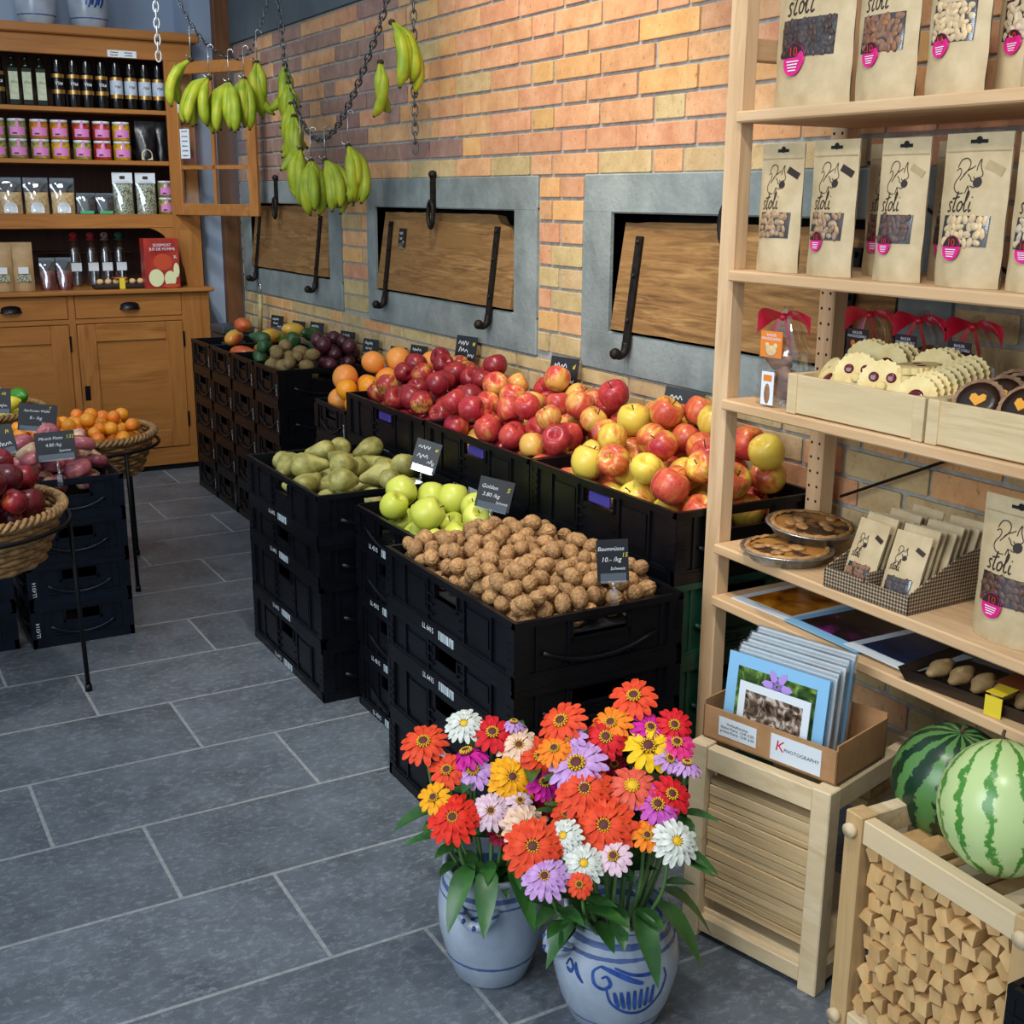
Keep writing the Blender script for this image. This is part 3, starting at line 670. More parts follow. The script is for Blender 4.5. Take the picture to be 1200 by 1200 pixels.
def pouch(loc, w, h, d, nut, label, rz=0, seed=0, badge=True, slot=True, stamp=None, small=False, tilt=0, group='kraft nut pouches', full=True):
    P = Pouch(w, h, d); T = thing('nut_pouch', label, 'pouch', loc, (tilt, 0, -PI/2+rz), group); R = random.Random(seed)
    P.body().build('body', M_KRAFT, T)
    if not full: return T
    zw0, zw1 = (.27*h, .47*h) if not small else (.1*h, .36*h); x0, x1 = -.36*w, .34*w
    P.patch(x0, x1, zw0, zw1, .0008).build('window', M_BAGDARK, T)
    f = MB(); r = .0085 if not small else .006; nx = max(3, int((x1-x0)/(r*1.35))); nz = max(2, int((zw1-zw0)/(r*1.15)))
    for i in range(nx):
        for j in range(nz):
            x = x0+r+(x1-x0-2*r)*(i+.5*(j % 2))/max(1, nx-.5)+R.uniform(-.004, .004); z = zw0+r*.8+(zw1-zw0-1.6*r)*j/max(1, nz-1)+R.uniform(-.002, .002); x = min(max(x, x0+r), x1-r)
            Mx = Matrix.Translation((x, P.fy(x, z)-.0006, z)) @ Matrix.Rotation(R.uniform(0, PI), 4, 'Y')
            f.ball(r*R.uniform(1, 1.2), R.uniform(.0016, .0028), r*R.uniform(.55, .8), 8, 5, M=Mx)
    stuff(f.build('nut_filling', M_NUT[nut], T))
    P.patch(x0, x1, zw0, zw1, .0036, 4, 3).build('window_film', M_FILM, T)
    b = MB(); sc = .30*h if not small else .3*h; asp = min(1.0, .62*w/sc*.9) if not small else .8
    ox = -.31*w*(.9 if not small else 1); oz = .57*h if not small else .52*h
    for st in SQ: P.stroke(b, st, ox, oz, sc*.9, .0011*w/.12+.0003, asp=asp*.9)
    pts = P.disc(ox+.82*sc*.9*asp*.9, oz+.42*sc*.9, .0075*w/.12, .001, n=12); b.add(pts, [tuple(range(len(pts)-1))])
    b.build('squirrel_logo', M_INK, T); b = MB()
    for st in LET: P.stroke(b, st, ox-.005, oz-.075*h, sc*.66, .0021*w/.12+.0003, asp=asp*1.15)
    b.build('lettering', M_INK, T)
    if badge:
        cx, cz, r = -.12*w, zw0-.012*h, .155*w; T2 = MB()
        p1 = P.disc(cx, cz, r, .0042); T2.add(p1, [tuple(range(len(p1)-1))]); o = T2.build('badge', M_PINK, T)
        q = MB(); p2 = P.disc(cx, cz, r*.97, .0047, .15, PI-.12, 14); q.add(p2, [tuple(range(len(p2)))]); q.build('badge_top', M_INK, o)
        q = MB()
        for k in range(4): q.ribbon([(cx-r*(.6-.08*k), cz-r*(.12+.18*k)), (cx+r*(.6-.08*k), cz-r*(.12+.18*k))], r*.07)
        for i in range(len(q.v)): x, _, z = q.v[i]; q.v[i] = (x, P.fy(x, z)-.0048, z)
        q.build('badge_lines', M_WHITE, o)
        n_ = put('badge_number', text_mesh('10', round(r*.8, 4), M_REDP), o, (cx, P.fy(cx, cz)-.0058, cz+r*.42)); n_.rotation_euler = (PI/2, 0, 0)
    if slot:
        q = MB(); zc = .945*h
        q.ribbon([(-.13*w, zc), (.13*w, zc)], .0055); p3 = P.disc(0, zc+.002, .006, .0012, n=10); q.add(p3, [tuple(range(10))])
        for i in range(4): x, _, z = q.v[i]; q.v[i] = (x, P.fy(x, z)-.0011, z)
        q.build('hang_slot', M_DARK, T)
        q = MB(); q.ribbon([(-.48*w, .885*h), (0, .885*h), (.48*w, .885*h)], .002)
        for i in range(len(q.v)): x, _, z = q.v[i]; q.v[i] = (x, P.fy(x, z)-.0012, z)
        q.build('zip_line', two('kraft_crease', '#9c8660', '#a8916a', 30, .6) if 'kraft_crease' not in bpy.data.materials else bpy.data.materials['kraft_crease'], T)
    if stamp:
        q = MB(); q.ribbon([(.18*w, .80*h), (.42*w, .745*h)], .013*w/.12)
        for i in range(len(q.v)): x, _, z = q.v[i]; q.v[i] = (x, P.fy(x, z)-.0012, z)
        q.build('stamp', M_INK if stamp == 'dark' else bpy.data.materials['kraft_crease'], T)
    return T
Z1, Z2 = ZS[0]+.0005, ZS[1]+.0005
pouch((1.625, 1.742, Z1), .185, .33, .034, 'choc', 'wide kraft pouch of dark nuts beside the shelf post, topmost board', .05, 1)
pouch((1.625, 1.565, Z1), .132, .30, .028, 'almond', 'kraft pouch of reddish almonds on the topmost board', .02, 2)
pouch((1.625, 1.416, Z1), .122, .30, .028, 'cashew', 'kraft pouch of pale cashews on the topmost board', -.02, 3)
pouch((1.68, 1.325, Z1), .12, .30, .026, 'pale', 'kraft pouch of pale nuts set back behind the cashews, topmost board', 0, 4)
pouch((1.625, 1.23, Z1), .12, .30, .026, 'mixed', 'kraft pouch of mixed nuts to the right of the cashews, topmost board', 0, 5)
pouch((1.71, 1.49, Z1), .12, .29, .024, 'almond', 'kraft pouch of almonds peeking out behind the reddish almonds, topmost board', 0, 6)
pouch((1.605, 1.783, Z2), .112, .235, .026, 'mixed', 'kraft pouch with round seal instead of pink badge beside the shelf post', .02, 7, badge=False, stamp='dark')
pouch((1.60, 1.640, Z2), .113, .237, .026, 'mixed', 'kraft pouch of walnut halves with pink badge and dark stamp, second board', -.02, 8, stamp='dark')
pouch((1.605, 1.485, Z2), .102, .235, .026, 'pecan', 'narrow kraft pouch of dark trail mix with pale stamp, second board', .03, 9, stamp='pale')
pouch((1.605, 1.338, Z2), .127, .237, .028, 'cashew', 'kraft pouch of cashews and dark nuts with pale stamp, second board', 0, 10, stamp='pale')
pouch((1.605, 1.207, Z2), .11, .235, .026, 'pale', 'kraft pouch of blanched nuts at the outer end of the second board', 0, 11)
pouch((1.70, 1.60, Z2), .112, .232, .024, 'pecan', 'kraft pouch half hidden behind the walnut halves pouch, second board', 0, 12, stamp='dark')
pouch((1.70, 1.445, Z2), .112, .232, .024, 'choc', 'kraft pouch half hidden behind the dark trail mix, second board', 0, 13)
pouch((1.61, 1.19, ZS[3]+.0005), .135, .235, .03, 'pecan', 'kraft pouch of candied nuts standing beside the box of small packets', 0, 14)
# ---------------------------------------------------------------- gift bags of almond fish
M_BAG = clear('cellophane', .17, rough=.05)
M_RIB = plain('red_ribbon', '#b0102a', .35); M_CKB = two('brown_biscuit', '#7a4c2c', '#a8754a', 30, .6, .3)
M_ORC = plain('orange_card', '#d9791f', .5); M_DKC = plain('dark_card', '#2a1a20', .5); M_WCARD = plain('white_card', '#d6dde6', .5)
def gift(x, y, rz, label, card, seed):
    T = thing('gift_bag', label, 'bag', (x, y, ZS[2]+.0008), (0, 0, -PI/2+rz), 'cellophane gift bags with red bows'); R = random.Random(seed)
    prof = lambda v: (.058*(1-.12*v) if v < .62 else .051*(1-(v-.62)/.38)**.8*.75+.009, .04 if v < .5 else .04*(1-(v-.5)/.5)**.9+.006)
    b = MB(); 
    def fn(u, v):
        a = 2*PI*u; w, d = prof(v); k = 1+.07*noise.noise((math.cos(a)*2+seed, math.sin(a)*2, v*7)); return (w*k*math.cos(a)*(1.0), d*k*math.sin(a), v*.19)
    b.grid(fn, 20, 14); b.add([fn(i/20, 0) for i in range(20)], [tuple(range(19, -1, -1))]); b.build('cellophane', M_BAG, T)
    for i in range(7):
        q = MB(); q.ball(.034, .012, .017, 12, 7, fn=lambda p: (p.x, p.y, p.z*(1+.25*math.cos(p.x*90))))
        q.build('biscuit', M_CKB, T, (R.uniform(-.012, .012), R.uniform(-.018, .018), .026+.0130*i), (R.uniform(-.3, .3), R.uniform(-.3, .3), R.uniform(-.4, .4)))
    bow = MB()
    for s in (-1, 1):
        bow.grid(lambda u, v: (s*(.006+.058*u), -.012-.014*math.sin(PI*u)*(2*v-1), .172+.012*math.sin(PI*u*.9)+.030*(v-.5)*(.35+u)-.022*u), 8, 4)
        bow.grid(lambda u, v: (s*(.004+.025*u), -.016-.006*u, .168-.05*u+.016*(v-.5)*(1+u*.6)), 6, 2)
    bow.ball(.009, .009, .008, 8, 6, (0, -.013, .17)); bow.build('bow', M_RIB, T)
    c = MB().box((-.026, -.0445, .095), (.026, -.0435, .145)).build('tag_card', card, T)
    o = put('tag_lettering', text_mesh('BASLER\nMANDELBÄRLI', .0072, M_WCARD), c, (0, -.0449, .134)); o.rotation_euler = (PI/2, 0, 0)
    q = MB(); q.ball(.014, .0006, .010, 10, 6, (0, -.0448, .108)); q.ball(.006, .0006, .006, 8, 5, (-.010, -.0448, .117)); q.ball(.006, .0006, .006, 8, 5, (.010, -.0448, .117))
    q.build('biscuit_picture', M_ORC if card is not M_ORC else bpy.data.materials['nut_cashew'], c)
    return T
g = gift(1.615, 1.755, .15, 'cellophane gift bag with a red bow and a tall white card, beside the shelf post', M_ORC, 1)
w = MB().box((-.016, -.0475, .004), (.014, -.0465, .068)).build('front_card', M_WCARD, g)
MB().box((-.011, -.0482, .050), (.009, -.0476, .062)).build('card_logo', M_ORC, w); MB().ball(.007, .0006, .02, 8, 6, (-.001, -.048, .026)).build('card_picture', M_CKB, w)
gift(1.80, 1.712, .05, 'cellophane gift bag with dark card just behind the white-carded one', M_DKC, 2)
gift(1.80, 1.588, 0, 'cellophane gift bag with dark card behind the smiling cookies', M_DKC, 3)
gift(1.80, 1.464, 0, 'cellophane gift bag with dark card deepest behind the cookie tray', M_DKC, 4)
# ---------------------------------------------------------------- cookie trays
M_TRAY = wood('tray_wood', '#b59b70', '#cbb48a', '#d8c49e', 'Y', .65, 1.2, .15)
def tray(y0, y1, label):
    T = thing('wooden_tray', label, 'tray', (0, 0, ZS[2]+.0005), group='wooden cookie trays'); x0, x1 = 1.562, 1.745; h = .074
    MB().box((x0+.01, y0+.006, 0), (x1-.01, y1-.006, .008)).build('base', M_TRAY, T); MB().box((x0+.012, y0+.010, .009), (x1-.012, y1-.010, .031)).build('paper_lining', M_WCARD, T)
    for a, b in (((x0, y0+.022, .002), (x0+.009, y1-.022, h)), ((x1-.009, y0+.022, .002), (x1, y1-.022, h)), ((x0+.012, y0, .002), (x1-.012, y0+.008, h)), ((x0+.012, y1-.008, .002), (x1-.012, y1, h))):
        MB().bbox(a, b, .0015).build('side_board', M_TRAY, T)
    for x in (x0-.004, x1-.0175):
        for y in (y0, y1-.024): MB().bbox((x, y, 0), (x+.0215, y+.024, h+.001), .002).build('corner_block', M_TRAY, T)
tray(1.358, 1.684, 'pale wooden tray holding jam-eyed shortbread cookies')
tray(1.02, 1.352, 'pale wooden tray holding chocolate cookies with orange hearts')
M_SHORT = two('shortbread', '#d2b672', '#e2cf95', 30, .6, .15); M_JAM = plain('red_jam', '#5c1220', .15); M_CHOC = two('chocolate', '#1d120e', '#2e1d16', 40, .35, .2); M_CRUST = two('dark_crust', '#6a4a34', '#9a7656', 60, .7, .3); M_HEART = plain('orange_icing', '#d9962c', .5)
def scallop(r, n=28, k=.05, teeth=22): return [(r*(1+k*math.cos(teeth*2*PI*i/(n*2)))*math.cos(2*PI*i/(n*2)), r*(1+k*math.cos(teeth*2*PI*i/(n*2)))*math.sin(2*PI*i/(n*2))) for i in range(n*2)]
def dring(r, cx, cy, z, n=14): return [(cx+r*math.cos(2*PI*i/n), cy+r*math.sin(2*PI*i/n), z) for i in range(n)]
ck_base = MB().prism(scallop(.041), -.006, .006).mesh('biscuit', M_SHORT)
def jam_me(spots):
    b = MB()
    for cx, cy, r in spots: b.lathe([(r, .0055), (r, .0066), (r*.6, .0075)], 14, M=Matrix.Translation((cx, cy, 0)))
    return b.mesh('jam', M_JAM)
JAMS = {'face': jam_me([(-.015, .010, .009), (.015, .010, .009), (-.008, -.020, .003), (.0, -.022, .003), (.008, -.020, .003)]), 'one': jam_me([(0, 0, .016)]), 'two': jam_me([(-.014, .006, .008), (.014, .006, .008)])}
nose_me = MB().lathe([(.009, .005), (.009, .010), (.006, .012)], 12, M=Matrix.Translation((0, -.006, 0))).mesh('nose', M_SHORT)
def cookie(loc, normal, kind, label, s=1.0, spin=0):
    T = put('shortbread_cookie', ck_base, None, loc, None, s); q = Vector(normal).to_track_quat('Z', 'Y'); T.rotation_euler = (q.to_matrix() @ Matrix.Rotation(spin, 3, 'Z')).to_euler()
    tag(T, label, 'cookie', 'jam shortbread cookies'); put('jam', JAMS[kind], T)
    if kind == 'face': put('nose', nose_me, T)
    return T
zt = ZS[2]+.032; zc = zt+.047
cookie((1.596, 1.487, zc), (-.80, -.50, .28), 'face', 'smiling shortbread cookie with two jam eyes at the tray front', 1.0)
cookie((1.612, 1.563, zc+.004), (-.80, -.48, .30), 'face', 'pale iced smiling cookie beside the jam-eyed one', .98)
cookie((1.605, 1.625, zc-.012), (-.7, .25, .66), 'one', 'shortbread cookie tipped in the corner near the gift bag', .8)
cookie((1.63, 1.648, zc-.004), (-.8, .3, .5), 'one', 'small shortbread cookie behind the tipped one', .75)
for k in range(9):
    cookie((1.592+.0155*k, 1.405, zc-.014+.0035*k), (-.88, -.25, .36), 'one' if k % 3 != 1 else 'two', 'shortbread in the leaning row beside the chocolate tray', .92+.02*(k % 2))
for k in range(4): cookie((1.648, 1.462, zt+.035+.013*k), (-.08, .05*(k % 2), 1), 'two', 'shortbread lying flat in the pile behind the smiling cookie', .95)
for k, (x, y) in enumerate(((1.688, 1.46), (1.703, 1.455), (1.718, 1.46), (1.665, 1.545), (1.685, 1.548), (1.705, 1.55), (1.685, 1.615), (1.705, 1.62))):
    cookie((x, y, zc+.018), (-.88, -.25, .36), 'one' if k % 2 else 'two', 'shortbread standing at the back of the cookie tray', 1.0, .4*k)
heart = [(.0, -.012), (-.013, .0), (-.012, .009), (-.006, .011), (0, .006), (.006, .011), (.012, .009), (.013, .0)]
cc_base = MB().prism(scallop(.042, k=.03), -.005, .005).mesh('crust', M_CRUST); cc_fill = MB().lathe([(.034, .0045), (.034, .0075), (.02, .0085)], 20).mesh('chocolate', M_CHOC); cc_heart = MB().prism(heart, .008, .011).mesh('icing_heart', M_HEART)
for k, (x, y, dz) in enumerate(((1.60, 1.285, 0), (1.625, 1.265, .008), (1.60, 1.20, .004), (1.65, 1.25, .012), (1.68, 1.285, .012), (1.70, 1.215, .014), (1.66, 1.175, .012), (1.73, 1.27, .012), (1.62, 1.12, .0))):
    T = put('chocolate_cookie', cc_base, None, (x, y, zt+.043+dz)); T.rotation_euler = Vector((-.72, -.25+.1*(k % 3), .6)).to_track_quat('Z', 'Y').to_euler()
    tag(T, 'dark chocolate cookie with an orange icing heart in the tray', 'cookie', 'chocolate heart cookies'); put('chocolate', cc_fill, T); put('icing_heart', cc_heart, T)
# ---------------------------------------------------------------- pies
M_FOIL = two('foil', '#9da2a6', '#c6cacd', 60, .28, .3, metal=.9); M_PIE = two('pie_top', '#3b2215', '#a5702f', 22, .55, .4, lo=.45, hi=.56); M_RIM = two('pie_crust', '#8a5f33', '#b98a52', 60, .7, .4)
def pie(loc, rot, label):
    T = thing('pie', label, 'pie', loc, rot, 'fruit pies in foil')
    MB().lathe([(.070, 0), (.074, .002), (.088, .021), (.093, .022), (.093, .0235), (.086, .0235)], 36, cap1=False, fn=lambda p, a, j: (p[0]*(1+.008*math.cos(a*40)), p[1]*(1+.008*math.cos(a*40)), p[2])).build('foil_dish', M_FOIL, T)
    MB().lathe([(.072, .004), (.085, .022), (.080, .028), (.074, .025)], 48, cap0=False, cap1=False, fn=lambda p, a, j: (p[0], p[1], p[2]+.0015*math.cos(a*30))).build('crust_rim', M_RIM, T)
    MB().lathe([(.078, .022), (.05, .0245), (.02, .0255), (.001, .0255)], 36, cap0=False).build('filling', M_PIE, T)
    q = MB(); R = random.Random(label)
    for k in range(9):
        a = R.uniform(0, 2*PI); r = R.uniform(.01, .06); q.ball(.016, .012, .0035, 10, 5, (r*math.cos(a), r*math.sin(a), .0265))
    q.build('pastry_pieces', M_RIM, T)
pie((1.612, 1.712, ZS[3]+.0005), (0, 0, 0), 'fruit pie in a foil dish lying flat on the pine board')
pie((1.704, 1.745, ZS[3]+.0285), (.05, -.07, 1.0), 'fruit pie in a foil dish propped on the rim of another pie')
# ---------------------------------------------------------------- box of small packets
def check_mat():
    t = NT('gingham_card'); v = t.coord('Object', (1, 1, 1)); s = t.n('ShaderNodeSeparateXYZ'); t.l(v, s.inputs[0])
    def band(o, f): return t.math('LESS_THAN', t.math('FRACT', t.math('MULTIPLY', o, f)), .42)
    xy = t.math('ADD', s.outputs[0], s.outputs[1])
    k = t.math('ADD', band(xy, 150), band(s.outputs[2], 150))
    c = t.ramp(t.math('MULTIPLY', k, .5), [(.0, lin('#3a2c22')), (.5, lin('#7d6a52')), (1, lin('#b8a68a'))]); return t.fin(c, .6)
M_CHECK = check_mat()
PB_ = thing('packet_box', 'brown checked card box with a divider holding small nut packets', 'box', (1.556, 1.45, ZS[3]+.0005), (0, 0, -PI/2+.03))
Wb, Db = .195, .2
b = MB(); b.box((-Wb/2, 0, 0), (Wb/2, Db, .003)); b.box((-Wb/2, 0, 0), (-.006, .003, .038)); b.box((.006, 0, 0), (Wb/2, .003, .034)); b.box((-.006, 0, 0), (.006, .003, .03))
b.box((-Wb/2, Db-.003, 0), (Wb/2, Db, .10))
for x in (-Wb/2, Wb/2-.003): b.add([(x, 0, 0), (x, Db, 0), (x, Db, .10), (x, .12, .085), (x, 0, .036)]+[(x+.003, 0, 0), (x+.003, Db, 0), (x+.003, Db, .10), (x+.003, .12, .085), (x+.003, 0, .036)], [(0,1,2,3,4), (9,8,7,6,5), (0,5,6,1), (1,6,7,2), (2,7,8,3), (3,8,9,4), (4,9,5,0)])
b.build('tray', M_CHECK, PB_); MB().box((-.002, .004, .003), (.002, Db-.004, .05)).build('divider', M_CHECK, PB_)
for c, (yy, n) in enumerate(((1.498, 8), (1.402, 9))):
    for k in range(n):
        x = 1.578+.0195*k
        pouch((x, yy+.003*((k*7) % 3-1), ZS[3]+.006), .076, .128+.004*((k*5) % 3), .0085, 'almond' if c == 0 else 'choc',
              ('front small kraft packet of %s in the checked box' % ('almonds' if c == 0 else 'dark nuts')) if k == 0 else 'small kraft packet filed behind others in the checked box',
              rz=.12*(c-.5), seed=30+k, badge=False, slot=False, small=True, tilt=-.32, group='small kraft packets', full=(k == 0), stamp='dark' if k == 0 else None)
# ---------------------------------------------------------------- photo prints and pastry tray on the lowest board
M_PAPER = plain('white_paper', '#cfd6db', .5); M_BLUEMAT = plain('pale_blue_mat', '#7fb2d6', .5)
def print_mat(name, a, b, c, sc): 
    t = NT(name); v = t.coord('Object', (1, 1, 1)); n = t.noise(v, sc, 3, .5, dist=1.0); return t.fin(t.ramp(n, [(.35, lin(a)), (.52, lin(b)), (.66, lin(c))]), .25)
PR = [print_mat('amber_photo', '#5a2c08', '#b26a12', '#d99a2c', 9), print_mat('flower_photo', '#120c10', '#241820', '#8a2a78', 9), print_mat('navy_photo', '#0c1a33', '#13294d', '#1c3a66', 6), print_mat('leaf_photo', '#1d3314', '#3d5a24', '#7c9a4a', 40), print_mat('bark_photo', '#241a14', '#6a5646', '#c4b8ac', 60)]
z5 = ZS[4]+.0006
def photo(cx, cy, rz, mat, pm, label, sx=.19, sy=.17, z=z5, th=.002):
    T = thing('photo_print', label, 'photograph', (cx, cy, z), (0, 0, rz), 'photo prints on the shelf')
    MB().box((-sx/2, -sy/2, 0), (sx/2, sy/2, th)).build('mat', mat, T); MB().box((-sx/2+.025, -sy/2+.02, th), (sx/2-.02, sy/2-.02, th+.0006)).build('picture', pm, T)
photo(1.675, 1.748, .04, M_PAPER, PR[0], 'amber coloured photo print in a white mat lying beside the shelf post')
photo(1.672, 1.565, -.03, M_BLUEMAT, PR[1], 'dark flower photo print in a pale blue mat', .2, .2, z5+.0032)
photo(1.668, 1.425, -.02, M_PAPER, PR[2], 'navy blue photo print in a white mat beside the pastry tray', .19, .16, z5+.0064)
PT = thing('pastry_tray', 'dark tray of pale pastries under film with a yellow and brown band', 'tray', (1.655, 1.22, z5), (0, 0, .12))
b = MB(); sx, sy = .085, .13
b.box((-sx, -sy, 0), (sx, sy, .003))
for a, c in (((-1, 0), 0), ((1, 0), 0)): b.add([(a[0]*sx, -sy, 0), (a[0]*sx, sy, 0), (a[0]*(sx+.012), sy+.01, .026), (a[0]*(sx+.012), -sy-.01, .026)], [(0, 1, 2, 3)])
for s in (-1, 1): b.add([(-sx, s*sy, 0), (sx, s*sy, 0), (sx+.012, s*(sy+.01), .026), (-sx-.012, s*(sy+.01), .026)], [(0, 1, 2, 3)])
b.build('tray', plain('dark_brown_tray', '#241a17', .4), PT)
M_DOUGH = two('pale_pastry', '#b98f58', '#d6b482', 40, .6, .2)
bear = MB().ball(.034, .017, .013, 14, 8, fn=lambda p: (p.x, p.y*(1+.22*math.cos(p.x*150)), p.z+.013)).mesh('pastry', M_DOUGH)
for k in range(6): put('pastry', bear, PT, (-.02, .105-.041*k, .004), (0, -.18, .08*(k % 3-1)))
b = MB(); b.grid(lambda u, v: (-sx-.01+(2*sx+.02)*u, -sy+2*sy*v, .030+.006*noise.noise((u*5, v*9, 2))), 10, 14); b.build('film', M_BAG, PT)
MB().box((-sx-.014, -.058, .0), (-sx-.0125, -.028, .034)).box((-sx-.014, -.058, .0385), (sx, -.028, .0395)).build('yellow_band', plain('yellow_band', '#d9bf2a', .5), PT)
MB().box((-.055, -.115, .0405), (.03, -.015, .0412)).build('brown_label', plain('brown_label', '#6b3414', .5), PT)
# ---------------------------------------------------------------- kindling boxes
M_BX = wood('box_wood_y', '#baa279', '#cfb993', '#dcc9a8', 'Y', .65, 1.1, .2); M_BXZ = wood('box_wood_z', '#a8875a', '#bb9a6a', '#c8ab7e', 'Z', .65, 1.1, .2)
M_SLAT = wood('slat_wood', '#a3865a', '#c2a67a', '#d3bb92', 'X', .7, 1.0, .2, coord='Object', rnd=.22); M_LOG = two('split_wood', '#b98f58', '#d2ad76', 25, .8, .5, rnd=.3, stretch=(1, 1, .3), bscale=120)
def kindling_box(loc, rz, w, d, h, label, mx, dowel=True):
    T = thing('kindling_box', label, 'box', loc, (0, 0, rz), 'wooden kindling boxes'); p = .036
    for x in (0, w-p):
        for y in (0, d-p):
            o = MB().bbox((x, y, 0), (x+p, y+p, h), .002).build('post', M_BXZ if mx else M_BX, T)
            if dowel and y == 0:
                for z in (h-.028, .03): MB().lathe([(.012, -.012), (.012, .0)], 12, M=Matrix.Translation((x+p/2, 0, z)) @ Matrix.Rotation(PI/2, 4, 'X') @ Matrix.Translation((0, 0, .011))).build('dowel', M_BX, o)
    for z0, z1 in ((h-.046, h-.004), (.012, .044)):
        for y in (.004, d-.028): MB().bbox((p, y, z0), (w-p, y+.024, z1), .002).build('rail', M_BX, T)
        for x in (.004, w-.030): MB().bbox((x, p, z0), (x+.026, d-p, z1), .002).build('rail', M_BX, T)
    MB().box((.02, .02, .044), (w-.02, d-.02, .052)).build('base_board', M_BX, T)
    return T
R1 = math.atan2(-.28, .075)
K1 = kindling_box((1.288, 1.585, 0), R1, .29, .33, .39, 'slatted wooden box of thin kindling slats carrying a card box of photographs', False, False)
def loc1(x, y, z): c, s = math.cos(R1), math.sin(R1); return (1.288+x*c-y*s, 1.585+x*s+y*c, z)
rk = random.Random(5); z = .078; k = 0
for x in (.010, .268): 
    pass
while z < .335:
    th = rk.choice((.010, .013, .016, .019)); L = .214
    if z+th > .342: break
    me = MB().bbox((-L/2, 0, 0), (L/2, .028, th), .001).mesh('kindling_stick', M_SLAT)
    o = put('kindling_stick', me, None, loc1(.145, .012+rk.uniform(0, .005), z), (rk.uniform(-.004, .004), rk.uniform(-.012, .012), R1)); tag(o, 'thin planed stick lying level in the slatted kindling box', 'kindling', 'kindling sticks'); z += th+.0012; k += 1
for i in range(3): # slats further in, seen from above beside the card box
    for j in range(5):
        me = MB().bbox((-.1, 0, 0), (.1, .03, .02), .002).mesh('kindling_stick', M_SLAT)
        o = put('kindling_stick', me, None, loc1(.155, .20+.021*j, .27+.0205*i), (0, 0, R1+rk.uniform(-.06, .06))); tag(o, 'short stick behind the card box in the slatted kindling box', 'kindling', 'sticks behind the card box')
# card box with photographs
CB = thing('card_box', 'shallow brown card box with two price labels holding photograph cards', 'box', loc1(.006, .030, .392), (0, 0, R1)); M_CARD = two('cardboard', '#9a7047', '#ac8258', 20, .7, .1)
b = MB(); w_, d_, h_ = .275, .165, .062
b.box((0, 0, 0), (w_, d_, .003)); b.box((0, 0, 0), (w_, .003, h_)); b.box((0, d_-.003, 0), (w_, d_, h_+.02)); b.box((0, 0, 0), (.003, d_, h_+.01)); b.box((w_-.003, 0, 0), (w_, d_, h_+.01)); b.build('carton', M_CARD, CB)
for x0, x1, z0, z1, txt, sz, zz in ((.035, .115, .014, .05, 'Verkaufspreise:\nkleine Karte  CHF 4.50\ngrosse Karte  CHF 6.00', .0075, .032), (.145, .245, .006, .054, 'PHOTOGRAPHY', .0095, .030)):
    p_ = MB().box((x0, -.0012, z0), (x1, -.0002, z1)).build('label', M_PAPER, CB)
    o = put('lettering', text_mesh(txt, sz, M_INK), p_, ((x0+x1)/2+(.012 if 'PHO' in txt else 0), -.0016, zz)); o.rotation_euler = (PI/2, 0, 0)
    if 'PHO' in txt:
        o = put('monogram', text_mesh('K', .028, M_REDP, .15), p_, (x0+.018, -.0016, .034)); o.rotation_euler = (PI/2, 0, 0)
def card(y, x, w, h, mat, pic, label, lean=-.12, b_=.018, film=False):
    T = thing('photo_card', label, 'card', loc1(x+.006, .03+y, .400), (lean, 0, R1), 'matted photo cards')
    MB().box((0, 0, 0), (w, .0022, h)).build('mat', mat, T)
    if pic: MB().box((b_, -.0006, b_), (w-b_, 0, h-b_)).build('picture', pic, T)
    if film: MB().box((-.002, -.002, -.001), (w+.002, .004, h+.004)).build('sleeve', M_BAG, T)
    return T
card(.014, .058, .145, .112, M_PAPER, PR[4], 'small white matted photograph of tree roots at the front of the card box', -.10, .014)
T = card(.026, .022, .205, .155, M_BLUEMAT, PR[3], 'pale blue matted photograph of a lilac flower on green leaves', -.10, .022)
b = MB()
for k in range(6):
    a = 2*PI*k/6; b.add([(.105+.008*math.cos(a+t)+.02*u*math.cos(a), -.0012, .115+.02*u*math.sin(a)+.008*math.sin(a+t)) for u, t in ((0, 1.2), (1, .9), (1.2, 0), (1, -.9), (0, -1.2))], [(0, 1, 2, 3, 4)])
b.build('flower_picture', plain('lilac_print', '#a98ad0', .4), T)
for k in range(13): card(.038+.0062*k, .024+.002*((k*3) % 4), .2, .150+.0022*k+.003*((k*7) % 3), M_PAPER if k % 3 else M_BLUEMAT, None, 'sleeved photograph card filed behind the lilac flower card', -.10, film=True)
# firewood box
R2 = math.atan2(-.367, -.012); O2 = (1.338, 1.246)
K2 = kindling_box((O2[0], O2[1], 0), R2, .365, .33, .40, 'wooden box packed with split firewood ends carrying two watermelons', True, True)
def loc2(x, y, z): c, s = math.cos(R2), math.sin(R2); return (O2[0]+x*c-y*s, O2[1]+x*s+y*c, z)
for x in (.19, .275):
    MB().bbox((x-.014, .03, .352), (x+.014, .302, .374), .002).build('cross_bar', M_BX, K2)
LG = []
for s in range(9):
    r = random.Random(50+s); n = r.choice((4, 4, 4, 3, 5)); poly = []
    for i in range(n):
        a = 2*PI*(i+.5)/n+r.uniform(-.2, .2); q = r.uniform(.0165, .0205) if n > 3 else .019; poly.append((q*math.cos(a)*r.uniform(.8, 1.1), q*math.sin(a)))
    LG.append(MB().prism(poly, -.22, 0, M=Matrix.Rotation(PI/2, 4, 'X')).mesh('firewood_stick', M_LOG))
r = random.Random(8)
zz = .066; row = 0
